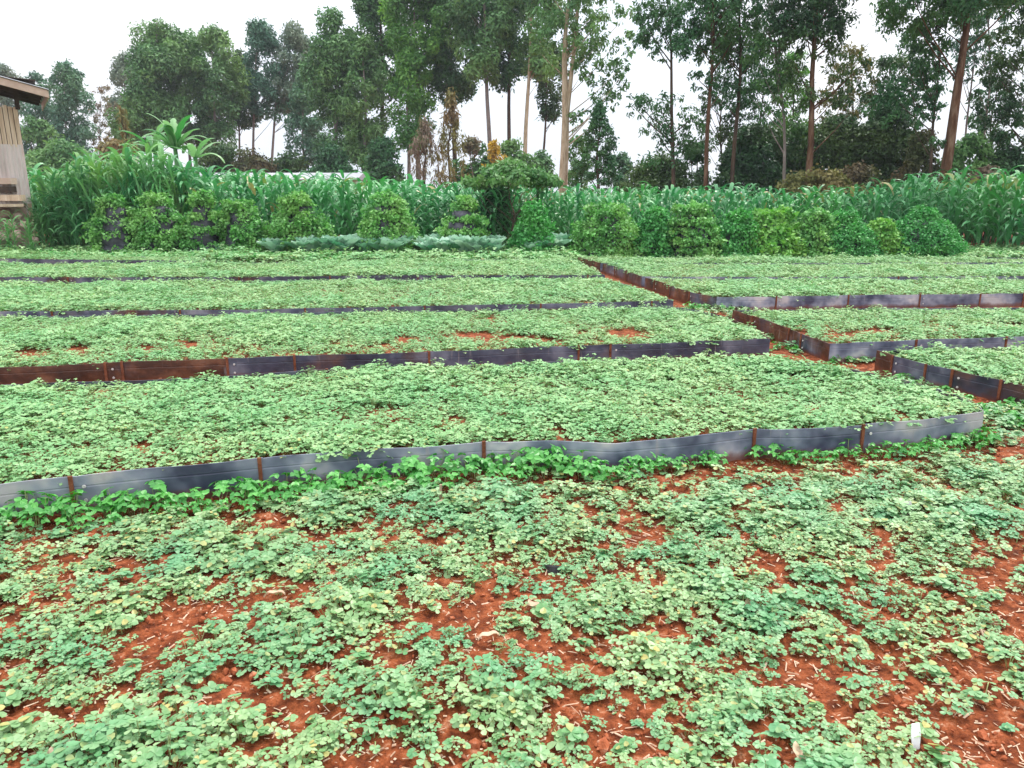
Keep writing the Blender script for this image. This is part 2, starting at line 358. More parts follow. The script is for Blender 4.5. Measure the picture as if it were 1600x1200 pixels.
def bed(key, label, runs, group='raised beds walled with black sheets', fine=True):
    """runs: list of (points, pale = painted sky sheen, rust, seam_every, rusty_seams); together they go round the bed"""
    loop = []
    for r in runs: loop += [p[:2] for p in r[0][:-1]]
    cx = sum(p[0] for p in loop) / len(loop); cy = sum(p[1] for p in loop) / len(loop)
    area = sum(loop[i][0] * loop[(i + 1) % len(loop)][1] - loop[(i + 1) % len(loop)][0] * loop[i][1] for i in range(len(loop)))
    side = 1 if area > 0 else -1
    root = empty('raised_bed', (cx, cy, 0), label, 'raised bed', group)
    C = np.array([cx, cy])
    k = 0
    for (pts, pale, rust, every, seams) in runs:
        o, fl = resample(pts, .07 if fine else .3, .022 if fine else .01, k + len(key))
        acc = 0; start = 0; marks = any(fl[1:-1]); o = o - C
        for i in range(1, len(o)):
            acc += math.hypot(*(o[i] - o[i - 1]))
            end = i == len(o) - 1
            if end or (marks and fl[i]) or acc > (every if not marks else every * 1.6):
                seg = o[start:i + 1]
                if end is False: seg = np.vstack([seg, seg[-1] + (seg[-1] - seg[-2]) * .25])
                if len(seg) >= 2:
                    V, F, nrm = panel_mesh(seg, side, off=.003 * (k % 2) , seed=k)
                    p = link('side_panel', mesh('side_panel', V, F, M['sheet'], smooth=False), root)
                    rv = rust(proj(*(seg.mean(0) + C), .15)[0]) if callable(rust) else rust + random.uniform(-.10, .10)
                    p['rust'] = float(rv); p['pale'] = float(min(1, max(0, pale + random.uniform(-.2, .2))))
                    if rv > .3: p['label'] = 'rust brown side panel'
                    if seams and not end:
                        q = seg[-2]; nn = nrm[-2]; an = math.atan2(nn[0], -nn[1])
                        b = MB(); b.box((0, 0, 0), (.022, .012, WALL + .012), r=.5)
                        s = b.build('seam_strip', M['ruststrip'], root, loc=(q[0] + nn[0] * .010, q[1] + nn[1] * .010, WALL / 2 + .002)); s.rotation_euler = (0, 0, an)
                        if k % 2 == 0:
                            tt = np.array([-nn[1], nn[0]])
                            for zz in (.06, .14):
                                rr = link('rivet', _rivm, root, (q[0] + nn[0] * .012 + tt[0] * .06, q[1] + nn[1] * .012 + tt[1] * .06, zz)); rr.rotation_euler = (0, 0, an)
                start = i; acc = 0; k += 1
    # soil fill
    lp = np.array(loop) - C
    ring = []
    for i in range(len(lp)):
        e1 = lp[i] - lp[i - 1]; e2 = lp[(i + 1) % len(lp)] - lp[i]; e1 /= np.linalg.norm(e1) + 1e-9; e2 /= np.linalg.norm(e2) + 1e-9
        nn = np.array([-e1[1] - e2[1], e1[0] + e2[0]]) * side; nn /= np.linalg.norm(nn) + 1e-9
        ring.append(lp[i] + nn * .055 / max(.5, abs(float(nn @ np.array([-e1[1], e1[0]])))))
    V = [(p[0], p[1], .150) for p in ring] + [(p[0], p[1], -.03) for p in ring]; n = len(ring)
    F = [tuple(range(n)) if side > 0 else tuple(range(n))[::-1]] + [(i, i + n, (i + 1) % n + n, (i + 1) % n) for i in range(n)]
    link('bed_soil', mesh('bed_soil', V, F, M['soil']), root)
    BEDS[key] = np.array(loop)
    return root
def T(pts, z): return [P(p[0], p[1], z) + ((True,) if len(p) > 2 else ()) for p in pts]
def rB(px): return .45 if px < 352 else (.13 if 560 < px < 720 else (.14 if 920 < px < 980 or px > 1130 else -.12))
# left block
A_f = T([(-260, 794), (0, 757), (110, 745, 1), (250, 730), (405, 717, 1), (560, 703), (755, 689, 1), (870, 687), (960, 690), (1060, 680), (1175, 668, 1), (1260, 669), (1350, 665, 1), (1450, 657), (1537, 643)], .20)
A_r = T([(1537, 643), (1531, 632), (1490, 617), (1400, 590), (1300, 571), (1195, 557)], .20)
A_b = T([(1195, 557), (600, 574), (0, 603), (-260, 615)], .20)
bed('A', 'nearest left bed, wavy pale blue-black sheet walls with bean plants along its foot',
    [(A_f, .88, -.16, 1.3, True), (A_r, .3, .2, 1.2, True), (A_b, .2, .1, 1.3, True), ([A_b[-1], A_f[0]], .2, .1, 1.2, True)])
B_f = T([(-260, 586), (0, 574), (190, 566, 1), (355, 559, 1), (460, 555, 1), (670, 549, 1), (905, 541, 1), (955, 539, 1), (1130, 533), (1203, 529)], .20)
B_r = T([(1203, 529), (1185, 515), (1130, 494), (1060, 480)], .20)
B_b = T([(1060, 480), (0, 495), (-260, 499)], .20)
bed('B', 'second left bed from the front, with rusty brown panels at its left end',
    [(B_f, .12, rB, 1.3, True), (B_r, .2, .2, 1.2, True), (B_b, .2, .1, 1.3, True), ([B_b[-1], B_f[0]], .2, .1, 1.2, True)])
C_f = T([(-260, 490), (0, 487), (400, 483), (700, 478), (1052, 470)], .20)
C_r = T([(1052, 470), (1010, 454), (945, 435)], .20)
C_b = T([(945, 435), (0, 442), (-260, 444)], .20)
bed('C', 'third left bed from the front, only a thin dark strip of its wall showing',
    [(C_f, .25, .10, 1.3, True), (C_r, .2, .2, 1.2, True), (C_b, .2, .1, 1.3, True), ([C_b[-1], C_f[0]], .2, .1, 1.2, True)], fine=False)
D_f = T([(-260, 434), (0, 433), (400, 433), (600, 430), (945, 430)], .20)
D_r = T([(945, 430), (920, 418), (893, 405)], .20)
D_b = T([(893, 405), (600, 406), (330, 412), (0, 411), (-260, 411)], .20)
bed('D', 'fourth left bed from the front, running to the dark side panels of the right beds',
    [(D_f, .15, .15, 1.3, True), (D_r, .2, .2, 1.2, True), (D_b, .2, .1, 1.3, True), ([D_b[-1], D_f[0]], .2, .1, 1.2, True)], fine=False)
E_f = T([(-260, 402), (0, 404), (315, 408)], .20)
E_b = T([(320, 402), (0, 398), (-260, 397)], .20)
bed('E', 'farthest left bed, short, below the tall grass and the leafy sack gardens',
    [(E_f, .15, .1, 1.3, False), ([E_f[-1], E_b[0]], .2, .1, 1.2, False), (E_b, .2, .1, 1.3, False), ([E_b[-1], E_f[0]], .2, .1, 1.2, False)], fine=False)
# right block
F1_l = T([(1008, 434), (1022, 438, 1), (1045, 446, 1), (1080, 456, 1), (1120, 464)], .20)
F1_f = T([(1120, 464), (1212, 463, 1), (1325, 461, 1), (1437, 460, 1), (1530, 459, 1), (1600, 458, 1), (1860, 455)], .20)
F1_b = T([(1860, 436), (1300, 437), (1008, 434)], .20)
bed('F1', 'third right bed from the front, pale blue-grey front wall and dark rounded corner',
    [(F1_l, .1, .30, 1.2, True), (F1_f, .95, -.1, 1.3, True), ([F1_f[-1], F1_b[0]], .2, .1, 1.2, False), (F1_b, .2, .1, 1.3, False)])
F2_l = T([(942, 412), (960, 417, 1), (980, 424, 1), (1003, 432)], .20)
F2_f = T([(1003, 432), (1300, 433), (1860, 430)], .20)
F2_b = T([(1860, 413), (1300, 413), (942, 412)], .20)
bed('F2', 'right bed second from the far end, behind the one with the pale blue-grey wall',
    [(F2_l, .3, .22, 1.2, True), (F2_f, .6, .0, 1.3, True), ([F2_f[-1], F2_b[0]], .2, .1, 1.2, False), (F2_b, .2, .1, 1.3, False)], fine=False)
F3_l = T([(903, 402), (918, 406), (938, 411)], .20)
F3_f = T([(938, 411), (1300, 411), (1860, 409)], .20)
F3_b = T([(1860, 404), (1300, 402), (903, 402)], .20)
bed('F3', 'farthest right bed, at the foot of the leafy green mounds',
    [(F3_l, .1, .35, 1.2, True), (F3_f, .4, .0, 1.3, False), ([F3_f[-1], F3_b[0]], .2, .1, 1.2, False), (F3_b, .2, .1, 1.3, False)], fine=False)
G_l = T([(1145, 485), (1178, 494, 1), (1205, 503), (1235, 514, 1), (1254, 522, 1), (1297, 537)], .20)
G_f = T([(1297, 537), (1430, 531, 1), (1468, 529), (1571, 526, 1), (1620, 524), (1860, 512)], .20)
G_b = T([(1860, 478), (1400, 482), (1145, 485)], .20)
bed('G', 'second right bed from the front, with dark rivetted left side and pale front corner',
    [(G_l, .15, .30, 1.2, True), (G_f, .9, -.08, 1.3, True), ([G_f[-1], G_b[0]], .2, .1, 1.2, False), (G_b, .2, .1, 1.3, False)])
H_l = T([(1370, 548), (1397, 556, 1), (1449, 570, 1), (1490, 578, 1), (1566, 594, 1), (1640, 611, 1), (1860, 660)], .20)
H_b = T([(1860, 537), (1600, 542), (1370, 548)], .20)
bed('H', 'nearest right bed, its black and scorched brown side wall along the red path',
    [(H_l, -.1, lambda px: .42 if px < 1400 else (.02 if px < 1490 else .22), 1.2, True), ([H_l[-1], H_b[0]], .2, .1, 1.2, False), (H_b, .2, .1, 1.3, False)])

# ------------------------------------------------------------------ plant meshes
def leaflet(mb, o, d, n, L, W, r, m=0):
    """obovate leaflet from o along d, normal n"""
    s = d.cross(n).normalized()
    q = lambda a, b, c: tuple(o + d * (a * L) + s * (b * W) + n * (c * L))
    mb.add([q(0, 0, 0), q(.5, 0, -.05), q(.97, 0, -.03), q(.40, .42, .03), q(.82, .46, .01), q(.40, -.42, .03), q(.82, -.46, .01)],
           [(0, 1, 3), (1, 2, 4, 3), (0, 5, 1), (1, 5, 6, 2)], r, m)
def ovate(mb, o, d, n, L, W, r, m=0):
    s = d.cross(n).normalized()
    q = lambda a, b, c: tuple(o + d * (a * L) + s * (b * W) + n * (c * L))
    mb.add([q(0, 0, 0), q(.45, 0, -.07), q(1, 0, -.12), q(.22, .42, .04), q(.6, .36, .0), q(.22, -.42, .04), q(.6, -.36, .0)],
           [(0, 1, 3), (1, 4, 3), (1, 2, 4), (0, 5, 1), (1, 5, 6), (1, 6, 2)], r, m)
def rv(): return Vector((random.gauss(0, 1), random.gauss(0, 1), random.gauss(0, 1)))
def seedling(nleaf, spread, height, ll, mat, nl=(3, 5), split=False):
    mb = MB(); parts = []
    for i in range(nleaf):
        a = i * 2.4 + random.uniform(-.5, .5); rr = spread * math.sqrt((i + .5) / nleaf) * random.uniform(.7, 1.15)
        h = height * (1.05 - .55 * (rr / spread) ** 2) * random.uniform(.65, 1.12)
        tip = Vector((rr * math.cos(a), rr * math.sin(a), max(.012, h)))
        out = Vector((math.cos(a), math.sin(a), 0))
        n = (Vector((0, 0, 1)) + out * random.uniform(.0, .5) * (rr / spread) + rv() * .16).normalized()
        # petiole
        b = Vector((tip.x * .15, tip.y * .15, 0)); s = Vector((-out.y, out.x, 0)) * .0012
        md = (b + tip) / 2 + Vector((0, 0, .01))
        mb.add([tuple(b - s), tuple(b + s), tuple(md + s), tuple(md - s), tuple(tip + s), tuple(tip - s)], [(0, 1, 2, 3), (3, 2, 4, 5)], .4, 1)
        k = random.choice(nl); lv = random.random(); L = ll * random.uniform(.7, 1.2)
        for j in range(k):
            an = (j - (k - 1) / 2) * (R(300) / k) + random.uniform(-.12, .12)
            f = (out - n * out.dot(n)).normalized(); sd = n.cross(f)
            d = (f * math.cos(an) + sd * math.sin(an) + n * random.uniform(-.22, .12)).normalized()
            nn = (n - d * n.dot(d)).normalized()
            leaflet(mb, tip, d, nn, L * random.uniform(.85, 1.1), L * .78, min(1, max(0, lv + random.uniform(-.2, .2))))
        if split: parts.append(mb.mesh('leaf', mat)); mb = MB()
    return parts if split else mb.mesh('seedling', mat)
def bean(n, spread, height, ll, split=False):
    mb = MB(); parts = []
    for i in range(n):
        a = random.uniform(0, 6.28); rr = spread * math.sqrt(random.random()); h = height * random.uniform(.4, 1.05)
        tip = Vector((rr * math.cos(a), rr * math.sin(a), h)); out = Vector((math.cos(a), math.sin(a), 0))
        b = Vector((tip.x * .3, tip.y * .3, 0)); s = Vector((-out.y, out.x, 0)) * .0018
        mb.add([tuple(b - s), tuple(b + s), tuple(tip + s), tuple(tip - s)], [(0, 1, 2, 3)], .4, 1)
        n0 = (Vector((0, 0, 1)) + out * .35 + rv() * .22).normalized(); f = (out - n0 * out.dot(n0)).normalized(); sd = n0.cross(f); lv = random.random()
        for an in (0, 1.6, -1.6):
            d = (f * math.cos(an) + sd * math.sin(an) - n0 * random.uniform(0, .35)).normalized(); nn = (n0 - d * n0.dot(d)).normalized()
            ovate(mb, tip, d, nn, ll * random.uniform(.8, 1.15), ll * .85, min(1, max(0, lv + random.uniform(-.15, .15))))
        if split: parts.append(mb.mesh('leaf', [M['bean'], M['petiole']])); mb = MB()
    return parts if split else mb.mesh('bean_plant', [M['bean'], M['petiole']])
def plant(name, leaves, loc, rz, s, label, cat, group):
    r = empty(name, loc, label, cat, group, rz); r.scale = (s, s, s)
    for me in leaves: link('leaf', me, r)
    return r
SM = [M['seed'], M['petiole']]; SF = [M['seedfar'], M['petiole']]
seed_v = [seedling(random.randint(10, 18), random.uniform(.045, .08), random.uniform(.04, .075), random.uniform(.017, .026), SM) for _ in range(10)]
seed_s = [seedling(random.randint(3, 6), random.uniform(.025, .045), random.uniform(.02, .04), random.uniform(.016, .022), SM) for _ in range(5)]
bedv = [seedling(random.randint(18, 25), random.uniform(.07, .095), random.uniform(.05, .10), random.uniform(.018, .025), SF) for _ in range(8)]
bean_v = [bean(random.randint(9, 12), .10, .14, .043, True) for _ in range(7)]
seed_p = [seedling(random.randint(9, 14), random.uniform(.045, .075), random.uniform(.04, .07), random.uniform(.018, .027), SM, split=True) for _ in range(8)]
weed_v = [bean(random.randint(4, 7), .05, .06, .032) for _ in range(4)]

def scatter(name, variants, pts, label, cat, tilt=.12, host=None):
    """one uncountable cover: mesh points carrying instances by geometry nodes. pts rows: x,y,z,scale"""
    pts = np.asarray(pts, dtype=float); n = len(pts)
    col = bpy.data.collections.new(name + '_kinds')
    for i, me in enumerate(variants):
        col.objects.link(bpy.data.objects.new('%s_kind_%02d' % (name, i), me))
    me = bpy.data.meshes.new(name); me.vertices.add(n); me.vertices.foreach_set('co', pts[:, :3].astype(np.float32).ravel())
    a = me.attributes.new('rot', 'FLOAT_VECTOR', 'POINT')
    rot = np.stack([rng.normal(0, tilt, n), rng.normal(0, tilt, n), rng.random(n) * 6.283], -1); a.data.foreach_set('vector', rot.astype(np.float32).ravel())
    a = me.attributes.new('scl', 'FLOAT', 'POINT'); a.data.foreach_set('value', pts[:, 3].astype(np.float32))
    a = me.attributes.new('idx', 'INT', 'POINT'); a.data.foreach_set('value', rng.integers(0, len(variants), n).astype(np.int32))
    me.update()
    o = link(name, me)
    ng = bpy.data.node_groups.new(name, 'GeometryNodeTree')
    ng.interface.new_socket('Geometry', in_out='INPUT', socket_type='NodeSocketGeometry')
    ng.interface.new_socket('Geometry', in_out='OUTPUT', socket_type='NodeSocketGeometry')
    gi = ng.nodes.new('NodeGroupInput'); go = ng.nodes.new('NodeGroupOutput')
    ip = ng.nodes.new('GeometryNodeInstanceOnPoints'); ci = ng.nodes.new('GeometryNodeCollectionInfo')
    ci.inputs['Collection'].default_value = col; ci.inputs['Separate Children'].default_value = True; ci.inputs['Reset Children'].default_value = True
    def attr(nm, ty):
        q = ng.nodes.new('GeometryNodeInputNamedAttribute'); q.data_type = ty; q.inputs['Name'].default_value = nm; return q.outputs[0]
    ng.links.new(gi.outputs[0], ip.inputs['Points']); ng.links.new(ci.outputs[0], ip.inputs['Instance'])
    ip.inputs['Pick Instance'].default_value = True
    ng.links.new(attr('idx', 'INT'), ip.inputs['Instance Index'])
    er = ng.nodes.new('FunctionNodeEulerToRotation'); ng.links.new(attr('rot', 'FLOAT_VECTOR'), er.inputs[0]); ng.links.new(er.outputs[0], ip.inputs['Rotation'])
    ng.links.new(attr('scl', 'FLOAT'), ip.inputs['Scale'])
    ng.links.new(ip.outputs[0], go.inputs[0])
    md = o.modifiers.new('scatter', 'NODES'); md.node_group = ng
    return tag(o, label, cat, kind='stuff')
def inside(poly, x, y):
    c = np.zeros(len(x), bool); n = len(poly); j = n - 1
    for i in range(n):
        xi, yi = poly[i]; xj, yj = poly[j]
        t = ((yi > y) != (yj > y)) & (x < (xj - xi) * (y - yi) / (yj - yi + 1e-12) + xi); c ^= t; j = i
    return c
def edge_dist(poly, x, y):
    d = np.full(len(x), 1e9); n = len(poly)
    for i in range(n):
        a = poly[i]; b = poly[(i + 1) % n]; ab = b - a; L2 = (ab ** 2).sum() + 1e-9
        t = np.clip(((x - a[0]) * ab[0] + (y - a[1]) * ab[1]) / L2, 0, 1)
        d = np.minimum(d, np.hypot(x - a[0] - t * ab[0], y - a[1] - t * ab[1]))
    return d
def pix(x, y, z):
    dz = z - CAM_H; dep = y * cp - dz * sp; up = y * sp + dz * cp
    return 800 + FPX * x / dep, 600 - FPX * up / dep
def bare_mask(x, y, z, spots):
    px, py = pix(x, y, z); m = np.zeros(len(x), bool)
    w = (vnoise(x, y, 4, 3) - .5) * .9 + (vnoise(x, y, 11, 4) - .5) * .7
    for (cx, cy, rx, ry) in spots: m |= ((px - cx) / rx) ** 2 + ((py - cy) / ry) ** 2 + w < 1
    return m
def grid_pts(x0, x1, y0, y1, s):
    gx, gy = np.meshgrid(np.arange(x0, x1, s), np.arange(y0, y1, s)); gx = gx.ravel(); gy = gy.ravel()
    return gx + rng.uniform(-.5, .5, len(gx)) * s * 1.1, gy + rng.uniform(-.5, .5, len(gy)) * s * 1.1
crop_lab = {'A': 'dense carpet of pale green clover-leaved seedlings filling the nearest left bed',
 'B': 'pale green seedlings with yellowish thin spots filling the second left bed',
 'C': 'smooth pale green seedling carpet filling the third left bed',
 'D': 'pale green seedling carpet filling the fourth left bed',
 'E': 'far strip of pale green seedlings filling the short farthest left bed',
 'F1': 'yellow-green seedlings filling the right bed with the pale blue-grey wall',
 'F2': 'yellow-green seedlings filling the second farthest right bed',
 'F3': 'thin far strip of seedlings filling the farthest right bed',
 'G': 'seedlings with brown gaps along the front of the second right bed',
 'H': 'green seedlings filling the nearest right bed beside the red path'}
spots = {'A': [(708, 655, 14, 5), (1275, 633, 16, 7), (1400, 634, 14, 5), (560, 690, 30, 4), (860, 672, 22, 5), (1000, 650, 14, 4), (120, 690, 12, 4), (1405, 650, 20, 4), (250, 690, 10, 3)],
 'B': [(295, 537, 20, 7), (40, 551, 32, 8), (120, 545, 26, 7), (230, 543, 16, 4), (740, 522, 36, 5), (800, 528, 50, 5), (990, 522, 34, 6), (905, 520, 20, 3), (640, 527, 14, 4), (400, 538, 10, 3), (880, 532, 60, 3)],
 'G': [(1312, 522, 30, 6), (1375, 517, 30, 5), (1300, 512, 12, 3), (1480, 512, 30, 3), (1570, 507, 32, 4), (1450, 505, 20, 3)]}
for k, poly in BEDS.items():
    x0, y0 = poly.min(0); x1, y1 = poly.max(0)
    s = .082 if k in 'ABGH' else .108
    x, y = grid_pts(x0, x1, y0, y1, s)
    keep = inside(poly, x, y) & (edge_dist(poly, x, y) > .05)
    keep &= np.abs(x) < y * .78 + 1.0
    x, y = x[keep], y[keep]
    px, py = pix(x, y, .2)
    thin = np.zeros(len(x))
    bm = bare_mask(x, y, .18, spots.get(k, []))
    d = edge_dist(poly, x, y)
    if k in ('B', 'G'):
        fr = np.clip((py - {'B': 500, 'G': 492}[k]) / 40, 0, 1); thin = .22 * fr
    keep = ~bm & (rng.random(len(x)) > thin + .12 * (vnoise(x, y, 1.7, 5) > .74)) & ~((vnoise(x, y, 3.3, 8) > .93) & (k in ('A', 'B')))
    x, y, d = x[keep], y[keep], d[keep]
    sc_ = (.72 + .75 * vnoise(x, y, 1.4, 6)) * rng.uniform(.8, 1.2, len(x)) * np.clip(.85 + d * .8, .85, 1)
    if s > .1: sc_ *= 1.12
    if k in ('B', 'G'): sc_ *= .9
    scatter('seedling_carpet', bedv, np.stack([x, y, np.full(len(x), .149), sc_], -1), crop_lab[k], 'seedlings')

# ------------------------------------------------------------------ foreground plot
bare = [(450, 833, 105, 16), (350, 897, 26, 16), (215, 912, 34, 14), (300, 975, 62, 30), (60, 832, 30, 10), (600, 1042, 58, 26), (360, 1100, 110, 26), (400, 1060, 90, 22),
        (885, 1030, 56, 26), (1040, 985, 62, 20), (975, 1125, 52, 45), (960, 1180, 60, 30), (1205, 890, 30, 14), (1240, 925, 40, 14), (1460, 1030, 130, 28), (1390, 1060, 120, 26), (1585, 890, 22, 45), (1520, 1060, 90, 20),
        (790, 762, 120, 9), (1110, 742, 110, 8), (1230, 733, 100, 9), (1330, 725, 90, 8), (1560, 680, 70, 28), (500, 1130, 80, 20), (60, 1120, 70, 16), (130, 1118, 70, 14), (1290, 1100, 50, 26), (860, 900, 40, 16), (910, 850, 14, 8),
        (600, 1180, 60, 22), (420, 1180, 60, 20), (1180, 1190, 70, 22), (1500, 1140, 60, 22), (750, 985, 22, 16), (640, 955, 18, 10), (1120, 905, 22, 10), (820, 960, 18, 12), (1300, 1010, 24, 12), (470, 910, 24, 8), (170, 1040, 40, 14), (40, 1000, 26, 10), (1360, 880, 20, 8), (1560, 960, 26, 12), (720, 1140, 40, 18), (1060, 1090, 40, 16), (970, 770, 30, 6), (880, 800, 20, 5), (660, 830, 18, 6), (1040, 790, 24, 6), (1420, 920, 22, 8), (1210, 1150, 40, 18)]
x, y = grid_pts(-4.6, 6.2, 1.25, 6.6, .072)
frontA = np.array([p[:2] for p in A_f])
def front_y(xx): return np.interp(xx, frontA[:, 0], frontA[:, 1])
lim = np.where(x < frontA[-1, 0], front_y(x) - .22, 5.6)
px, py = pix(x, y, 0)
edge_line = np.interp(px, [-400, 0, 600, 700, 900, 1250, 1500, 1600, 2000], [830, 800, 775, 772, 762, 745, 720, 705, 700])
keep = (y < lim) & (py > edge_line) & ~bare_mask(x, y, 0, bare) & (np.abs(x) < y * .8 + .7)
nn_ = vnoise(x, y, 3.1, 7) + .75 * (vnoise(x, y, 8, 8) - .5)
px, py = pix(x, y, 0)
thr = .14 + .27 * np.clip((py - 840) / 330, 0, 1) + .02 * np.clip((px - 1000) / 400, 0, 1)
keep &= rng.random(len(x)) > .08
keep &= nn_ > thr
x, y, nn_, thr = x[keep], y[keep], nn_[keep], thr[keep]
s_ = np.clip(.5 + 1.1 * (nn_ - thr), .45, 1.2) * rng.uniform(.65, 1.25, len(x))
pts = np.stack([x, y, hg(x, y) - .002, s_], -1)
px, py = pix(x, y, .03)
vis = (px > 0) & (px < 1600) & (py < 1200)
size = s_ / y * vis
order = np.argsort(-size)
for i in order[:300]:
    a = x[i], y[i]
    w = ('bottom left corner', 'bottom left quarter', 'bottom middle', 'bottom right quarter', 'bottom right corner')[min(4, int(px[i] / 320))]
    near_ = 'at the very bottom edge' if py[i] > 1090 else 'just above the bottom edge'
    if py[i] < 990: near_ = 'a little farther back'
    plant('seedling_plant', random.choice(seed_p), (pts[i, 0], pts[i, 1], pts[i, 2]), random.uniform(0, 6.28), float(pts[i, 3]),
        'low clover-leaved seedling on red soil, %s, %s' % (w, near_), 'seedling', 'clover-leaved seedlings, %s, %s' % (w, near_))
scatter('seedling_cover', seed_v, pts[order[300:]], 'patchy green cover of low clover-leaved seedlings spreading over the red soil in front', 'seedlings')
# tiny weeds in the bare spots
x, y = grid_pts(-4, 5.5, 1.3, 5.8, .088)
keep = (rng.random(len(x)) < .8) & (vnoise(x, y, 4.2, 12) > .3) & (y < np.where(x < frontA[-1, 0], front_y(x) - .12, 5.8)) & (np.abs(x) < y * .8 + .6)
x, y = x[keep], y[keep]
scatter('weed_sprouts', seed_s, np.stack([x, y, hg(x, y), rng.uniform(.6, 1.6, len(x))], -1), 'tiny pale weed sprouts dotting the bare red soil in front', 'weeds')
# path weeds between the blocks
pw = []
for (cx, cy, rx, ry, n) in [(1340, 555, 60, 16, 60), (1230, 545, 30, 10, 25), (1575, 650, 40, 16, 60), (1150, 500, 20, 10, 40), (1480, 690, 60, 12, 40), (1110, 484, 50, 8, 60), (900, 404, 20, 3, 20), (1440, 610, 60, 20, 60)]:
    for _ in range(n):
        q = P(cx + random.gauss(0, rx * .6), cy + random.gauss(0, ry * .6), 0); pw.append((q[0], q[1], 0, random.uniform(.7, 1.5)))
pw = np.array(pw); ok = np.ones(len(pw), bool)
for poly in BEDS.values(): ok &= ~inside(poly, pw[:, 0], pw[:, 1])
scatter('path_weeds', seed_v[:5] + weed_v, pw[ok], 'small yellow-green weeds along the red path between the beds', 'weeds')

# bean row along the foot of the nearest wall
bx = -4.2; cnt = 0
while bx < frontA[-1, 0] - .02:
    bx += random.uniform(.028, .052); fy = float(front_y(bx)); pxx, _ = proj(bx, fy, .1)
    dens = 1.0 if pxx < 1060 else (.55 if pxx < 1320 else .75)
    if 1340 < pxx < 1350 or random.random() > dens: continue
    off = random.uniform(.06, .30) if pxx < 1000 else random.uniform(.05, .16)
    s = random.uniform(.75, 1.15) * (1.0 if pxx < 950 else .72) * (1 - .5 * max(0, off - .16) / .14 * .8)
    if 560 < pxx < 1000: s *= 1.08
    yy = fy - off
    w = 'left of the first rusty seam' if pxx < 405 else 'between the first and second rusty seams' if pxx < 755 else 'between the second and third rusty seams' if pxx < 1175 else 'right of the third rusty seam'
    plant('bean_plant', random.choice(bean_v), (bx, yy, float(hg(bx, yy))), random.uniform(0, 6.28), s, 'broad-leaved bean plant below the nearest wall, ' + w, 'bean plant', 'bean plants %s of the nearest wall' % w); cnt += 1

# litter on the soil
def litter():
    mb = MB()
    for _ in range(15000):
        yy = 1.35 + 4.6 * random.random() ** 1.3; xx = random.uniform(-.8, .8) * (yy + .4)
        if xx < frontA[-1, 0] and yy > float(front_y(xx)) - .03: continue
        z = float(hg(xx, yy)) + .006; a = random.uniform(0, 6.28); L = random.choice([.004, .005, .006, .008, .012, .02]) * random.uniform(.7, 1.5); W = random.uniform(.0012, .0045)
        d = Vector((math.cos(a), math.sin(a), random.uniform(-.25, .25))) * L; s = Vector((-math.sin(a), math.cos(a), random.uniform(-.5, .5))) * W; c = Vector((xx, yy, z))
        u = Vector((0, 0, W * .6))
        mb.add([tuple(c - d - s), tuple(c + d - s * .6), tuple(c + d * .9 + s), tuple(c - d * .8 + s * .8), tuple(c + u)], [(0, 1, 4), (1, 2, 4), (2, 3, 4), (3, 0, 4)], random.random())
    o = mb.build('straw_litter', M['straw']); tag(o, 'pale straw and chaff scattered over the red soil in front', 'straw', kind='stuff')
litter()
def clod_mesh():
    mb = MB(); t = (1 + 5 ** .5) / 2
    vs = [Vector(p).normalized() for p in [(-1, t, 0), (1, t, 0), (-1, -t, 0), (1, -t, 0), (0, -1, t), (0, 1, t), (0, -1, -t), (0, 1, -t), (t, 0, -1), (t, 0, 1), (-t, 0, -1), (-t, 0, 1)]]
    vs = [v * random.uniform(.7, 1.2) * .01 for v in vs]
    fs = [(0, 11, 5), (0, 5, 1), (0, 1, 7), (0, 7, 10), (0, 10, 11), (1, 5, 9), (5, 11, 4), (11, 10, 2), (10, 7, 6), (7, 1, 8), (3, 9, 4), (3, 4, 2), (3, 2, 6), (3, 6, 8), (3, 8, 9), (4, 9, 5), (2, 4, 11), (6, 2, 10), (8, 6, 7), (9, 8, 1)]
    mb.add([(v.x, v.y, v.z * .7) for v in vs], fs); return mb.mesh('clod', M['clod'])
cl = [clod_mesh() for _ in range(5)]
n = 9000; yy = 1.3 + 4.8 * rng.random(n) ** 1.2; xx = rng.uniform(-.85, .85, n) * (yy + .3)
ok = ~((xx < frontA[-1, 0]) & (yy > front_y(xx) - .03)); xx, yy = xx[ok], yy[ok]
scatter('soil_clods', cl, np.stack([xx, yy, hg(xx, yy) + .004, rng.gamma(2.0, .38, len(xx))], -1), 'crumbly red soil clods lying all over the foreground plot', 'soil', tilt=1.0)

# single small things on the soil
def ground_at(px, py): 
    x, y = P(px, py, 0); return (x, y, float(hg(x, y)))
def dry_leaf(px, py, L, W, rz, label, mat):
    x, y, z = ground_at(px, py); mb = MB(); n = 8
    vs = []
    for i in range(n + 1):
        t = i / n; w = W * math.sin(math.pi * min(1, t * .92 + .06)) ** .7; h = .012 + .02 * math.sin(t * 3) + .006 * math.sin(t * 9)
        vs += [((t - .5) * L, -w / 2, h + .008), ((t - .5) * L, 0, h), ((t - .5) * L, w / 2, h + .01)]
    fs = []
    for i in range(n): fs += [(i * 3, i * 3 + 3, i * 3 + 4, i * 3 + 1), (i * 3 + 1, i * 3 + 4, i * 3 + 5, i * 3 + 2)]
    mb.add(vs, fs, .8); o = mb.build('dry_leaf', mat); o.location = (x, y, z + .01); o.rotation_euler = (random.uniform(-.2, .2), -.15, rz)
    return tag(o, label, 'dry leaf')
dry_leaf(765, 1012, .085, .035, .1, 'pale tan dry leaf curled on the bare soil at the lower middle', M['straw'])
dry_leaf(835, 960, .07, .03, -.4, 'faded pinkish dry leaf half under seedlings above the lower-middle bare patch', M['straw'])
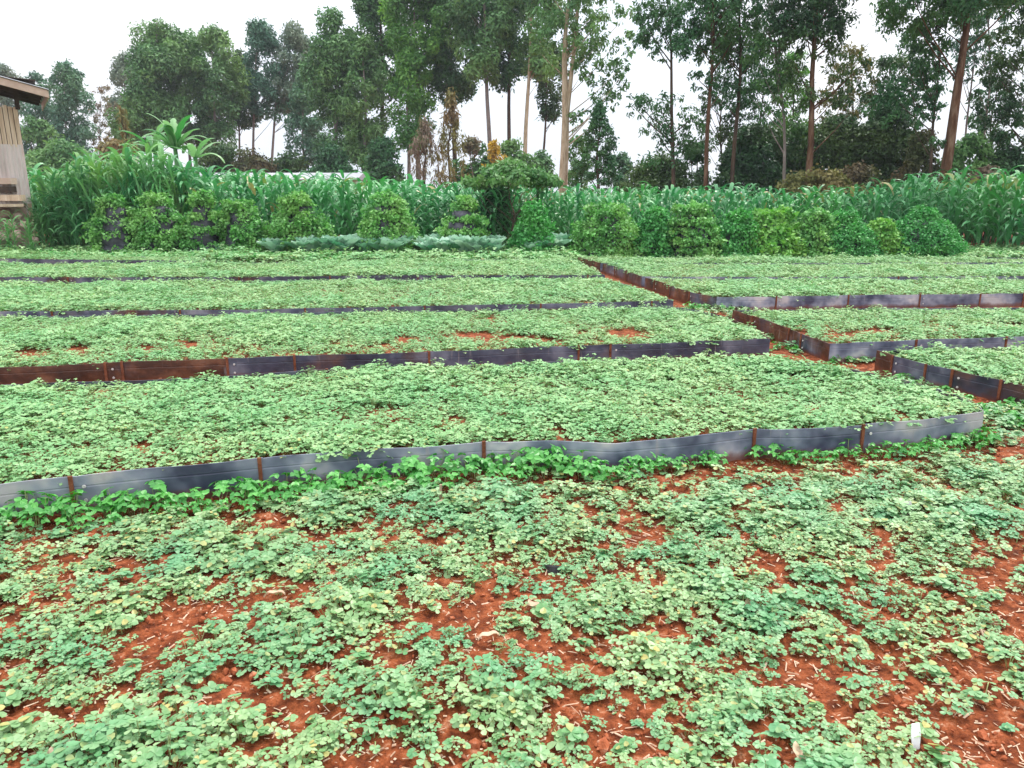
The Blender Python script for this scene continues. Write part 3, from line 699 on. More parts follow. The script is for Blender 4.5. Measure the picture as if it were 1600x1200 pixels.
dry_leaf(1172, 952, .10, .035, 1.2, 'upright buff dry leaf between seedlings right of the centre', M['straw'])
dry_leaf(782, 800, .13, .05, .15, 'long pale dry husk lying below the low earth strip', M['straw'])
dry_leaf(686, 800, .10, .03, .5, 'thin buff dry leaf at the foot of the small wooden stake', M['straw'])
dry_leaf(430, 940, .10, .025, -.15, 'narrow pale dry leaf among the seedlings on the left', M['straw'])
dry_leaf(1250, 1192, .08, .05, 1.4, 'broad tan dry leaf at the bottom edge of the picture', M['straw'])
dry_leaf(100, 1190, .09, .05, .3, 'brownish dry leaf at the bottom left corner', M['straw'])
# white plastic marker
x, y, z = ground_at(1432, 1172); mb = MB()
vs = [(-.011, 0, 0), (.011, 0, 0), (.018, .004, .055), (.017, .01, .085), (-.012, .006, .083), (-.017, 0, .045)]
mb.add(vs + [(a, b + .003, c) for a, b, c in vs], [(0, 1, 2, 3, 4, 5), (11, 10, 9, 8, 7, 6)] + [(i, i + 6, (i + 1) % 6 + 6, (i + 1) % 6) for i in range(6)])
o = mb.build('plant_marker', M['white']); o.location = (x, y, z - .005); o.rotation_euler = (-.3, .08, .1); tag(o, 'white plastic plant marker stuck in the soil at the lower right', 'marker')
# small grey chip in the crop
x, y, z = ground_at(1421, 806); mb = MB(); mb.box((0, 0, .045), (.05, .006, .07), rz=.3, top=(.5, 1)); o = mb.build('plastic_scrap', M['rivet']); o.location = (x, y, z); o.rotation_euler = (-.3, 0, 0)
tag(o, 'small grey plastic scrap sticking up from the seedlings on the right', 'plastic scrap')
# black pot rim
x, y, z = ground_at(866, 893); mb = MB(); K = 20; vs = []; fs = []
for i in range(K):
    a = 2 * math.pi * i / K; c, s = math.cos(a), math.sin(a)
    vs += [(c * .052, s * .052, 0), (c * .060, s * .060, .045), (c * .064, s * .064, .045), (c * .064, s * .064, .056), (c * .056, s * .056, .056), (c * .047, s * .047, .004)]
for i in range(K):
    for j in range(5): q = (i + 1) % K; fs.append((i * 6 + j, q * 6 + j, q * 6 + j + 1, i * 6 + j + 1))
fs.append(tuple(i * 6 + 5 for i in range(K)))
mb.add(vs, fs); o = mb.build('plastic_pot', M['plastic']); o.location = (x, y + .02, z - .02); o.rotation_euler = (-.5, .1, 0); o.scale = (.75,) * 3
tag(o, 'black plastic pot lying tilted among the foreground seedlings', 'pot')
# wooden stake and low earth-stained strip
x, y, z = ground_at(688, 792); mb = MB(); mb.box((0, 0, .05), (.014, .01, .14)); o = mb.build('wooden_stake', M['wood']); o.location = (x, y, z); o.rotation_euler = (0, .05, .2)
tag(o, 'small wooden stake standing at the left end of the low earth strip', 'stake')
pts_ = [ground_at(a, b) for a, b in ((692, 778), (760, 776), (850, 770), (935, 762), (1010, 757))]
o_, _ = resample([(p[0], p[1]) for p in pts_], .06, .01, 3)
V, F, _n = panel_mesh(o_, 1, h=.035, seed=4); V = [(a, b, max(-.03, c * .9)) for a, b, c in V]
o = link('edging_strip', mesh('edging_strip', V, F, M['ruststrip'])); tag(o, 'low rust brown edging strip half buried in red soil below the bean plants', 'edging strip')

# ------------------------------------------------------------------ maize and tall grass
def blade(mb, base, az, L, W, rise, droop, r, nseg=7, m=0):
    out = Vector((math.cos(az), math.sin(az), 0)); sd = Vector((-out.y, out.x, 0)); p = Vector(base); ang = rise; vs = []; fs = []
    tw = random.uniform(-.5, .5)
    for i in range(nseg + 1):
        t = i / nseg; w = W * (math.sin(math.pi * min(1, .18 + t * .82)) ** .75) * (1 if i < nseg else .05) / 2
        dirv = out * math.cos(ang) + Vector((0, 0, math.sin(ang))); nrm = Vector((0, 0, math.cos(ang))) - out * math.sin(ang)
        s2 = (sd * math.cos(tw * t) + nrm * math.sin(tw * t)) * w; k = nrm * (w * .35)
        vs += [tuple(p - s2 + k), tuple(p), tuple(p + s2 + k)]
        p = p + dirv * (L / nseg); ang -= droop / nseg * (.4 + 1.3 * t)
    for i in range(nseg): fs += [(i * 3, i * 3 + 1, i * 3 + 4, i * 3 + 3), (i * 3 + 1, i * 3 + 2, i * 3 + 5, i * 3 + 4)]
    mb.add(vs, fs, r, m)
def maize(H, mat):
    mb = MB(); n = int(H * 6.5); ph = random.uniform(0, 6.28)
    lean = Vector((random.uniform(-.08, .08), random.uniform(-.08, .08), 0))
    mb.tube([(0, 0, 0), tuple(lean * .5 + Vector((0, 0, H * .45))), tuple(lean * 1.2 + Vector((0, 0, H * .88)))], [.018, .014, .006], 5, .3, cap=False)
    for i in range(n):
        t = (i + .5) / n; z = H * (.10 + .80 * t); az = ph + (i % 2) * math.pi + random.uniform(-.6, .6)
        L = H * random.uniform(.30, .46) * (1.1 - .45 * t)
        blade(mb, lean * t * 1.2 + Vector((0, 0, z)), az, L, random.uniform(.08, .13), random.uniform(.9, 1.35), random.uniform(1.7, 3.1), min(1, max(0, .25 + .35 * random.random() + .3 * (random.random() < .25))))
    return mb.mesh('maize_plant', [mat])
def tuft(H, mat, n=26, W=.035):
    mb = MB()
    for i in range(n):
        a = random.uniform(0, 6.28); rr = random.uniform(0, .16); b = Vector((rr * math.cos(a), rr * math.sin(a), H * random.uniform(0, .62)))
        blade(mb, b, a + random.uniform(-1, 1), H * random.uniform(.35, .55), W * random.uniform(.7, 1.3), random.uniform(1.15, 1.5), random.uniform(.9, 2.4), random.random(), 6)
    for i in range(6):
        a = random.uniform(0, 6.28); mb.tube([(0, 0, 0), (.12 * math.cos(a), .12 * math.sin(a), H * .7)], [.012, .006], 4, .3, cap=False)
    return mb.mesh('tall_grass_clump', [mat])
mz = [maize(random.uniform(1.9, 2.2), M['maize']) for _ in range(9)]
np_ = [tuft(2.6, M['napier'], 16, .06) for _ in range(4)]
for _ in range(7):
    _m = maize(2.6, M['napier']); _m.name = 'tall_grass_clump'; np_.append(_m)
mh = 2.05
def top_need(px):  # photograph height of the maize tops along the row
    return np.interp(px, [-200, 250, 330, 430, 500, 620, 700, 760, 860, 1000, 1180, 1300, 1420, 1500, 1600, 1800], [262, 262, 262, 270, 270, 282, 285, 290, 292, 292, 290, 292, 278, 266, 270, 270])
rows = []
Yrow = 22.4
while Yrow < 31:
    xx = -Yrow * .72
    while xx < Yrow * .76:
        xx += random.uniform(.17, .27); px, _ = proj(xx, Yrow, 1)
        if px < 245 and Yrow < 25: continue
        yy = Yrow + random.uniform(-.12, .12) - float(np.interp(px, [1490, 1560], [0, 1.5]))
        if Yrow > 22.5 and random.random() < .12: continue
        hz = AT(px, float(top_need(px)) + 4, yy)[2]
        s = hz / mh * random.uniform(.80, 1.10)
        if Yrow > 24: s *= .97
        rows.append((xx, yy, 0.0, max(.6, s)))
    Yrow += .55 if Yrow < 24 else .9
rows = np.array(rows)
px, _ = pix(rows[:, 0], rows[:, 1], 1.0)
def mw(p):
    return ('behind the bare-tiered sack gardens' if p < 420 else 'behind the round leafy sack garden' if p < 560 else 'behind the flat-topped sack garden' if p < 660
            else 'left of the umbrella-shaped tree' if p < 780 else 'right of the umbrella-shaped tree' if p < 900 else 'behind the wide leafy sack garden' if p < 1010 else 'behind the yellowish tiered sack garden' if p < 1140
            else 'behind the lime green sack garden' if p < 1270 else 'behind the left smooth dome' if p < 1395 else 'behind the right smooth dome' if p < 1520 else 'right of the last dome')
score = rows[:, 1] + 100 * ((px < -20) | (px > 1620))
order = np.argsort(score)
for i in order[:300]:
    r = rows[i]
    tag(link('maize_plant', random.choice(mz), None, tuple(r[:3]), random.uniform(0, 6.28), float(r[3])),
        'maize plant with arching leaves at the field front, ' + mw(px[i]), 'maize plant', 'front maize plants, ' + mw(px[i]))
scatter('maize_field', mz, rows[order[300:]], 'dense green maize field standing behind the front maize plants', 'maize', tilt=.05)
# tall napier grass on the left
tops = lambda px: np.interp(px, [30, 60, 100, 150, 200, 240, 300, 330], [318, 268, 245, 224, 216, 222, 246, 268])
k = 0
for (Yg, n, lo, hi) in ((20.3, 9, -10, 48), (21.6, 44, 40, 250), (22.3, 46, 45, 290), (23.2, 44, 60, 320), (24.6, 40, 60, 330)):
    for i in range(n):
        px = lo + (hi - lo) * (i + random.random()) / n
        q = AT(px, (330 + random.uniform(-8, 16)) if Yg < 21 else float(tops(px)) + random.uniform(-6, 40), Yg)
        s = q[2] / 2.75
        o = link('grass_clump', random.choice(np_), None, (q[0], Yg + random.uniform(-.3, .3), 0), random.uniform(0, 6.28), s)
        tag(o, 'tall bright elephant grass clump, ' + ('at the foot of the shed' if Yg < 21 else 'next to the shed' if px < 110 else 'between the shed and the sack gardens' if px < 180 else 'behind the leftmost sack gardens' if px < 255 else 'in front of the banana plants'), 'grass clump', 'elephant grass ' + ('at the foot of the shed' if Yg < 21 else 'next to the shed' if px < 110 else 'between the shed and the sack gardens' if px < 180 else 'behind the leftmost sack gardens' if px < 255 else 'in front of the banana plants'))

# ------------------------------------------------------------------ leaf clouds
def leaf_cloud(C, Rr, N, L, W, droop=.0, up=.25, flat=.8, shell=.5, seed=0, outw=.7):
    """leaves through puffs centred at C with radii Rr, N leaves each"""
    g = np.random.default_rng(seed); idx = np.repeat(np.arange(len(C)), N); n = len(idx)
    d = g.normal(size=(n, 3)); d /= np.linalg.norm(d, axis=1)[:, None]
    rad = Rr[idx] * (shell + (1 - shell) * g.random(n)) ** .8 * np.where(g.random(n) < .12, 1.25, 1.0)
    p = C[idx] + d * rad[:, None] * np.array([1, 1, flat])
    nr = d * outw + g.normal(size=(n, 3)) * .5 + np.array([0, 0, up]); nr /= np.linalg.norm(nr, axis=1)[:, None]
    t = g.normal(size=(n, 3)) + np.array([0, 0, -droop]); t -= nr * (t * nr).sum(1)[:, None]; t /= np.linalg.norm(t, axis=1)[:, None]
    s = np.cross(nr, t); sz = g.uniform(.6, 1.3, n)[:, None]
    V = np.stack([p, p + t * L * sz * .45 + s * W * sz * .5, p + t * L * sz - nr * L * .12, p + t * L * sz * .45 - s * W * sz * .5], 1).reshape(-1, 3)
    F = np.arange(n * 4).reshape(n, 4)
    pr = g.random(len(C)); v = np.clip(.55 * g.random(n) + .45 * pr[idx], 0, 1)
    return V, F, np.repeat(v, 4)
def limbs(mb, trunk, puffs, rad, g, k=14):
    tp = np.array(trunk)
    ch = g.choice(len(puffs), min(k, len(puffs)), replace=False)
    for i in ch:
        c = puffs[i]; zb = c[2] - np.hypot(c[0], c[1]) * g.uniform(.5, 1.1) - .2
        zb = np.clip(zb, tp[0, 2] + (tp[-1, 2] - tp[0, 2]) * .2, tp[-1, 2] * .97)
        bx, by = np.interp(zb, tp[:, 2], tp[:, 0]), np.interp(zb, tp[:, 2], tp[:, 1])
        mid = ((bx + c[0]) / 2, (by + c[1]) / 2, (zb + c[2]) / 2 - .05 * abs(c[2] - zb))
        r = min(rad * .3, .035) * g.uniform(.6, 1.1)
        mb.tube([(bx, by, zb), mid, tuple(c)], [r, r * .7, r * .25], 4, .5, cap=False)
def tree(name, label, cat, px, top, bottom, width, Yd, mat, bark='bark_grey', kind='euc', dens=1.0, trunk_r=.13, lean=0.0, group=None, seed=None, leaf=.26, trunk_px=None, shape=None, puffs=None, bare=0.0):
    """px/top/bottom/width: where the crown stands in the photograph, at depth Yd"""
    global _ts
    _ts += 1; g = np.random.default_rng(seed if seed is not None else 100 + _ts)
    base = AT(px if trunk_px is None else trunk_px, 330, Yd); bx = base[0]
    tz = AT(px, top, Yd)[2]; bz = max(.0, AT(px, bottom, Yd)[2]); m_px = Yd / FPX * 1.0
    Wd = width * m_px; cx = AT(px, (top + bottom) / 2, Yd)[0] - bx
    root = empty(name, (bx, Yd, 0), label, cat, group)
    H = tz - bz
    if kind == 'euc':
        n = int(44 * dens + 6); rp = Wd * .155; C = []
        while len(C) < n:
            t = g.random(); prof = (math.sin(math.pi * min(1, (t * .86 + .13))) ** .6) * (1.0 if t < .6 else 1.15 - .55 * (t - .4))
            a = g.random() * 6.283; q = Wd / 2 * prof * math.sqrt(g.random()) * .95
            C.append((q * math.cos(a), q * math.sin(a), bz + rp * .6 + t * (H - rp * 1.3)))
        C = np.array(C); Rr = rp * g.uniform(.7, 1.35, n)
        for _ in range(2): Rr[np.argmax(C[:, 2])] = rp * .8
        Nl = np.maximum(20, (Rr ** 2 * 12.6 / (leaf * leaf * .42) * 1.1).astype(int)); dr, fl, sh = .6, 1.05, .45
    elif kind == 'airy':
        n = int(100 * dens + 6); rp = Wd * .085; C = []
        for _ in range(n):
            t = g.random() ** .9; a = g.random() * 6.283; q = Wd / 2 * (.35 + .65 * math.sin(math.pi * (t * .8 + .15))) * math.sqrt(g.random())
            C.append((q * math.cos(a), q * math.sin(a), bz + t * H))
        C = np.array(C); Rr = rp * g.uniform(.5, 1.5, n)
        Nl = np.maximum(12, (Rr ** 2 * 12.6 / (leaf * leaf * .42) * .50).astype(int)); dr, fl, sh = 1.6, .95, .1
    elif kind == 'bush':
        n = int(34 * dens + 6); rp = min(Wd, H * 1.6) * .17; C = []
        while len(C) < n:
            a = g.random() * 6.283; t = g.random(); q = Wd / 2 * math.sqrt(1 - t ** 2.2) * math.sqrt(g.random())
            C.append((q * math.cos(a), q * math.sin(a) * .6, bz + t * (H - rp * .8)))
        C = np.array(C); Rr = rp * g.uniform(.6, 1.35, n)
        Nl = np.maximum(16, (Rr ** 2 * 12.6 / (leaf * leaf * .42) * .75).astype(int)); dr, fl, sh = .3, .85, .4
    elif kind == 'cone':
        n = int(60 * dens); C = []
        for i in range(n):
            t = (i + .5) / n; a = i * 2.4; q = Wd / 2 * (1 - t) ** .8 * g.uniform(.45, 1.05)
            C.append((q * math.cos(a), q * math.sin(a), bz + t * H))
        C = np.array(C); Rr = Wd * .085 * g.uniform(.6, 1.2, n) * (1.15 - .6 * np.linspace(0, 1, n)) + .12
        Nl = np.maximum(14, (Rr ** 2 * 12.6 / (leaf * leaf * .42) * .7).astype(int)); dr, fl, sh = .2, .7, .2
    elif kind == 'drape':
        n = int(80 * dens); C = []
        for i in range(n):
            t = g.random() ** .8; a = g.random() * 6.283; q = Wd / 2 * (1 - t ** 1.8 * .85) * math.sqrt(g.random())
            C.append((q * math.cos(a), q * math.sin(a), bz + t * H))
        C = np.array(C); Rr = Wd * .07 * g.uniform(.6, 1.3, n)
        Nl = np.maximum(12, (Rr ** 2 * 12.6 / (leaf * leaf * .25) * .9).astype(int)); dr, fl, sh = 4.5, 2.6, .1
    elif kind == 'umbrella':
        n = int(46 * dens); C = []
        for i in range(n):
            a = g.random() * 6.283; u = math.sqrt(g.random()); q = Wd / 2 * u
            C.append((q * math.cos(a), q * math.sin(a) * .8, bz + H * (.25 + .65 * (1 - u ** 2) * g.uniform(.75, 1.1))))
        C = np.array(C); Rr = Wd * .085 * g.uniform(.7, 1.3, n)
        Nl = np.maximum(16, (Rr ** 2 * 12.6 / (leaf * leaf * .42) * .8).astype(int)); dr, fl, sh = .4, .55, .3
    C[:, 0] += cx
    if puffs:      # foliage masses at given places: (px, py, radius px)
        C2 = []; R2 = []
        for (ax, ay, ar) in puffs:
            q = AT(ax, ay, Yd)
            for _ in range(12):
                o = g.normal(size=3) * ar * m_px * .55
                C2.append((q[0] - bx + o[0], o[1], max(.3, q[2] + o[2]))); R2.append(ar * m_px * g.uniform(.2, .42))
        C2 = np.array(C2); R2 = np.array(R2)
        N2 = np.maximum(12, (R2 ** 2 * 12.6 / (leaf * leaf * .42) * (.42 if kind == 'airy' else .8)).astype(int))
        C = np.vstack([C, C2]); Rr = np.concatenate([Rr, R2]); Nl = np.concatenate([Nl, N2])
    lw = .5 if kind in ('euc', 'airy') else .6
    if kind == 'drape': lw = .28
    V, F, v = leaf_cloud(C, Rr, Nl, leaf * 1.15, leaf * lw, droop=dr, flat=fl, shell=sh, seed=_ts)
    link('crown', mesh('crown', V, F, mat if not isinstance(mat, str) else M[mat], v=v), root)
    if kind not in ('bush',) or trunk_px is not None:
        mb = MB(); th = tz * (.97 if kind in ('euc', 'cone', 'airy') else .8); K = 9
        tr = [(cx * (i / K) ** 1.6 * (1 if trunk_px is None else .9) + lean * th * i / K + .12 * math.sin(i * 1.1 + _ts) * (i / K), .1 * math.sin(i * .9 + _ts * 2), -.1 + (th + .1) * i / K) for i in range(K + 1)]
        mb.tube(tr, [trunk_r * (.78 if Yd < 36 else .95) * (1.12 if i == 0 else 1) * (1 - .82 * (i / K) ** 1.3) for i in range(K + 1)], 8, .5)
        mb.build('trunk', M[bark], root, smooth=True)
        lb = MB(); limbs(lb, tr, C, trunk_r, g, 24 if kind == 'airy' else 14); lb.build('branches', M[bark], root, smooth=True)
    else:
        mb = MB()
        for i in range(6):
            c = C[g.integers(len(C))]; mb.tube([(c[0] * .2, c[1] * .2, -.05), (c[0] * .6, c[1] * .6, c[2] * .5), tuple(c)], [.05, .035, .01], 4, .5, cap=False)
        mb.build('stems', M[bark], root)
    return root
_ts = 0
GE = 'eucalyptus trees behind the maize'
E = 'eucalyptus tree'
# far left to centre (photograph x, top, crown bottom, crown width, metres away)
for (px, top, bot, w, Yd, mat, lab, dn, tr, tpx, bark) in [
    (8, 98, 180, 50, 95, 'eucpale', 'faint distant tree whose crown shows above the shed roof', 1, .15, None, 'bark_grey'),
    (66, 112, 262, 66, 80, 'eucblue', 'thin bluish tree right beside the shed roof', .75, .14, None, 'bark_grey'),
    (112, 93, 245, 66, 78, 'eucblue', 'narrow tree standing alone right of the shed, left of the gap of sky', 1.1, .15, None, 'bark_grey'),
    (204, 78, 235, 66, 88, 'eucpale', 'pale misty tree at the left edge of the big tree group', .9, .15, None, 'bark_grey'),
    (253, 24, 215, 100, 72, 'euc', 'tall round-topped tree, first big one from the left', 1.4, .2, None, 'bark_grey'),
    (212, 130, 240, 66, 70, 'euc', 'lower dark tree under the left edge of the first big crown', 1.0, .15, None, 'bark_grey'),
    (303, 50, 235, 80, 74, 'euc', 'dark green tree tucked between the round-topped tree and the pointed one', 1.2, .18, None, 'bark_grey'),
    (341, 36, 225, 74, 72, 'euc', 'tree with a pointed top right of the round-topped one', 1.2, .18, None, 'bark_grey'),
    (378, 78, 200, 58, 78, 'dark', 'low dark tree filling the notch left of the twin crowns', 1.0, .14, None, 'bark_grey'),
    (413, 30, 190, 66, 76, 'eucblue', 'left one of the twin grey-green crowns before the centre', 1.2, .16, 398, 'bark_grey'),
    (458, 26, 180, 72, 76, 'eucpale', 'right one of the twin grey-green crowns, paler, with open gaps', 1.0, .16, 425, 'bark_grey'),
    (478, 110, 262, 64, 70, 'eucblue', 'blue-green hanging tree below the paler twin crown', 1.2, .15, None, 'bark_grey'),
    (530, 13, 255, 98, 62, 'euc', 'broad tree with a yellowish top left of the dark central trees', 1.5, .2, None, 'bark_grey'),
    (573, 60, 262, 70, 60, 'euc', 'dense tree leaning on the left of the bright green one', 1.3, .18, None, 'bark_grey'),
    (600, -60, 150, 100, 64, 'deep', 'dark tall tree behind the bright green tree, cut by the top edge', 1.4, .2, None, 'bark_dark'),
    (650, -60, 110, 90, 58, 'eucbright', 'bright yellow-green tall tree left of the brown vine column', 1.3, .2, 655, 'bark_grey'),
    (640, 60, 235, 76, 57, 'eucbright', 'lower bright green tree below the tallest bright crown', 1.2, .16, None, 'bark_grey'),
    (700, -90, 160, 100, 60, 'deep', 'dark tall tree above the brown vine column', 1.4, .2, 712, 'bark_dark'),
    (748, -100, 130, 90, 56, 'euc', 'tall tree whose bare pale trunk shows left of the yellow shrub', 1.3, .19, 768, 'bark_grey'),
    (792, -80, 140, 86, 58, 'deep', 'tall dark tree with a slanting trunk above the yellow shrub', 1.3, .18, 797, 'bark_dark'),
    (838, -110, 120, 80, 55, 'euc', 'tall tree with a slender pale trunk just left of the big bare trunk', 1.2, .18, 819, 'bark_pale'),
    (862, 60, 190, 50, 60, 'dark', 'small dark crown behind the left side of the big bare trunk', .9, .12, 845, 'bark_dark'),
    ]:
    tree('eucalyptus_tree', lab, E, px, top, bot, w, Yd, mat, bark, 'euc', dn, tr, trunk_px=tpx, leaf=.30 if Yd > 65 else .26, group=GE)
# the bare-trunk tree with a forked stem
t = tree('eucalyptus_tree', 'tall pale tree with a thick bare orange-beige trunk in the middle, forked low', E, 888, -60, 110, 130, 40, 'euc', 'bark_pale', 'airy', 1.0, .26, trunk_px=879, leaf=.20, group=GE,
         puffs=[(960, 90, 26), (972, 120, 20), (940, 130, 24), (930, 165, 16), (900, 185, 14), (930, 30, 24), (950, 10, 20), (985, 60, 14), (960, 150, 14), (985, 20, 14), (905, 110, 14)])
mb = MB(); b0 = AT(879, 200, 40); f = lambda px, py: (AT(px, py, 40)[0] - t.location.x, 0, AT(px, py, 40)[2])
mb.tube([f(881, 225), f(889, 150), f(897, 80), f(904, 0), f(907, -60)], [.13, .12, .10, .08, .05], 7, .5); mb.build('forked_stem', M['bark_pale'], t, smooth=True)
tree('conifer_tree', 'dark green cone-shaped tree right of the big bare trunk', 'conifer', 934, 160, 290, 84, 38, 'deep', 'bark_dark', 'cone', 1.0, .1, leaf=.14)
tree('round_tree', 'small blue-green round tree right of the cone-shaped tree', 'tree', 968, 235, 300, 46, 45, 'eucblue', 'bark_grey', 'bush', .8, .1, leaf=.2)
# right-hand group, nearer
GR = 'tall dark trees on the right'
tree('tall_tree', 'tall airy tree left of the reddish bare trunk, dark foliage hanging low', 'tree', 1030, -90, 95, 70, 34, 'deep', 'bark_dark', 'airy', 1.1, .12, trunk_px=1052, leaf=.145, group=GR,
     puffs=[(1010, 20, 26), (1018, 60, 24), (1040, 30, 22), (1030, 165, 30), (1055, 190, 34), (1040, 225, 30), (1000, 160, 18), (1062, 235, 26), (1075, 210, 24)])
tree('tall_tree', 'tall tree with a straight reddish-grey trunk, first of the dark trunks from the left', 'tree', 1105, -120, 90, 120, 32, 'deep', 'bark_red', 'airy', 1.7, .13, trunk_px=1100, leaf=.145, group=GR, lean=.012,
     puffs=[(1080, 15, 22), (1085, 120, 16), (1115, 130, 14), (1130, 60, 16)])
tree('tall_tree', 'tall tree with a dark knotty trunk, second of the dark trunks from the left', 'tree', 1150, -120, 100, 110, 33, 'deep', 'bark_dark', 'airy', 1.7, .13, trunk_px=1143, leaf=.145, group=GR, lean=.006,
     puffs=[(1160, 60, 22), (1135, 150, 16), (1170, 100, 20), (1145, 130, 14)])
tree('tall_tree', 'slim leaning pale-trunked tree between the second dark trunk and the thick brown one', 'tree', 1210, -80, 150, 90, 31, 'deep', 'bark_grey', 'airy', 1.3, .09, trunk_px=1228, leaf=.14, group=GR, lean=-.045,
     puffs=[(1195, 60, 20), (1185, 130, 22), (1225, 130, 22), (1190, 20, 20), (1230, 60, 18), (1200, 165, 22)])
tree('tall_tree', 'tall tree with a thick brown trunk wrapped in creeper, centre of the right group', 'tree', 1275, -120, 60, 130, 30, 'dark', 'bark_red', 'airy', 1.7, .19, trunk_px=1257, leaf=.145, group=GR, lean=.006,
     puffs=[(1290, 10, 30), (1300, 45, 28), (1285, 80, 24), (1310, 90, 22), (1245, 110, 18), (1330, 110, 24), (1270, 150, 26), (1300, 160, 20), (1340, 130, 24), (1240, 150, 20), (1320, 140, 16)])
tree('tall_tree', 'dark drooping tree left of the leaning reddish trunk, hung with trailing shoots', 'tree', 1450, 10, 200, 60, 29, 'deep', 'bark_dark', 'airy', 1.3, .09, trunk_px=1452, leaf=.14, group=GR,
     puffs=[(1440, 60, 18), (1450, 100, 20), (1445, 140, 20), (1455, 170, 18), (1465, 110, 14), (1400, 105, 16), (1385, 140, 22), (1370, 165, 22), (1395, 165, 22), (1405, 140, 16)])
tree('tall_tree', 'large tree with a thick leaning reddish-brown trunk, rightmost of the big trunks', 'tree', 1490, -150, 40, 220, 28, 'deep', 'bark_red', 'airy', 1.5, .27, trunk_px=1466, leaf=.145, group=GR, lean=.05,
     puffs=[(1380, 5, 18), (1410, 20, 14), (1450, 20, 20), (1470, 225, 12)])
tree('tall_tree', 'thin tree with a pale grey stem just right of the leaning reddish trunk', 'tree', 1515, -60, 140, 100, 34, 'eucblue', 'bark_grey', 'airy', .9, .07, trunk_px=1496, leaf=.14, group=GR, lean=.01)
tree('tall_tree', 'thin tree with a pale straight stem in the bright gap near the right edge', 'tree', 1535, -60, 80, 60, 34, 'deep', 'bark_grey', 'airy', .4, .065, trunk_px=1530, leaf=.14, group=GR,
     puffs=[(1520, 145, 10), (1525, 60, 10)])
tree('tall_tree', 'dark leafy tree cut off by the right edge of the picture', 'tree', 1600, -40, 240, 110, 30, 'dark', 'bark_dark', 'airy', 1.7, .14, trunk_px=1612, leaf=.145, group=GR,
     puffs=[(1575, 10, 26), (1560, 60, 16), (1590, 40, 28), (1565, 100, 18), (1590, 150, 26), (1575, 170, 20), (1590, 90, 20), (1585, 215, 24)])
for (px, top, bot, w, Yd, mat, lab) in [
    (1125, 95, 235, 70, 37, 'dark', 'low dark airy tree in the gap between the first and second dark trunks'),
    (1185, 60, 230, 80, 37, 'deep', 'half-height leafy tree right of the second dark trunk'),
    (1232, 80, 240, 70, 38, 'eucbright', 'half-height fresh green tree left of the thick brown trunk'),
    (1325, 70, 240, 80, 36, 'olive', 'half-height olive tree right of the thick brown trunk'),
    (1385, 90, 230, 80, 35, 'dark', 'half-height dark tree before the drooping tree'),
    (1420, 40, 210, 60, 36, 'deep', 'slim leafy tree just left of the drooping tree'),
    (1545, 120, 250, 60, 36, 'deep', 'half-height airy tree in the bright gap near the right edge')]:
    tree('small_tree', lab, 'tree', px, top, bot, w, Yd, mat, 'bark_dark', 'airy', 1.1, .07, leaf=.145)
# understorey and shrubs
S = 'shrub'
for (px, top, bot, w, Yd, mat, lab, dn) in [
    (95, 212, 300, 120, 60, 'shrub', 'dull green bushy shrub right of the shed, under the narrow trees', 1.0),
    (60, 175, 245, 50, 66, 'euc', 'small dark shrub peeping past the shed corner', .8),
    (180, 205, 300, 60, 48, 'olive', 'olive brown withered shrub left of the banana plants', .9),
    (345, 222, 310, 90, 58, 'dark', 'dark shrub below the pointed tree, right of the banana plants', 1.0),
    (390, 232, 310, 80, 58, 'rusty_leaf', 'dark brownish thicket under the first bare trunks', .9),
    (450, 238, 310, 90, 60, 'dark', 'dark low shrub under the blue-green hanging tree', .9),
    (520, 225, 310, 100, 56, 'deep', 'deep green shrub above the pale roof', 1.0),
    (596, 205, 300, 70, 54, 'deep', 'blue-black shrub left of the brown vine column', 1.0),
    (740, 215, 300, 60, 50, 'deep', 'dark green shrub directly right of the brown vine column', .9),
    (800, 215, 300, 60, 50, 'shrub', 'green shrub between the yellow shrub and the big bare trunk', .8),
    (842, 235, 300, 60, 50, 'euc', 'low dull shrub at the left foot of the big bare trunk', .8),
    (905, 205, 300, 44, 42, 'shrub', 'pale green shrub at the right foot of the big bare trunk', .7),
    (1030, 240, 310, 110, 36, 'dark', 'dark spreading bush below the gap of sky', 1.1),
    (1085, 215, 300, 56, 37, 'deep', 'dark bush around the foot of the first dark trunk', .9),
    (1175, 188, 300, 110, 34, 'dark', 'large black-green bush behind the second dark trunk', 1.4),
    (1240, 175, 290, 90, 35, 'deep', 'tall deep green bush around the slim leaning tree', 1.2),
    (1310, 175, 300, 120, 34, 'dark', 'widest black-green bush in the middle of the right group', 1.5),
    (1390, 150, 300, 100, 33, 'dark', 'tall dark thicket left of the leaning reddish trunk', 1.4),
    (1440, 200, 300, 70, 31, 'rusty_leaf', 'rust brown thicket at the foot of the leaning reddish trunk', .9),
    (1340, 255, 305, 90, 29, 'rusty_leaf', 'low reddish brown tangle in front of the widest dark bush', .8),
    (1275, 262, 310, 130, 28, 'olive', 'low olive green bush right above the maize tops', .9),
    (1515, 205, 300, 70, 30, 'shrub', 'bright green leafy shrub right of the leaning reddish trunk', .9),
    (1570, 225, 305, 90, 30, 'dark', 'dark bush near the right edge above the maize', 1.1),
    (1540, 255, 305, 60, 28, 'pinkdead', 'pinkish dry shrub above the maize near the right edge', .6),
    ]:
    tree('shrub', lab, S, px, top, bot, w, Yd, mat, 'bark_dark', 'bush', dn, leaf=.145 if Yd < 45 else .24)
tree('vine_column', 'olive brown dead tree draped in hanging vines, tapering to a spire', 'dead tree', 703, 145, 300, 64, 44, 'olive', 'bark_dark', 'drape', 1.1, .12, leaf=.26)
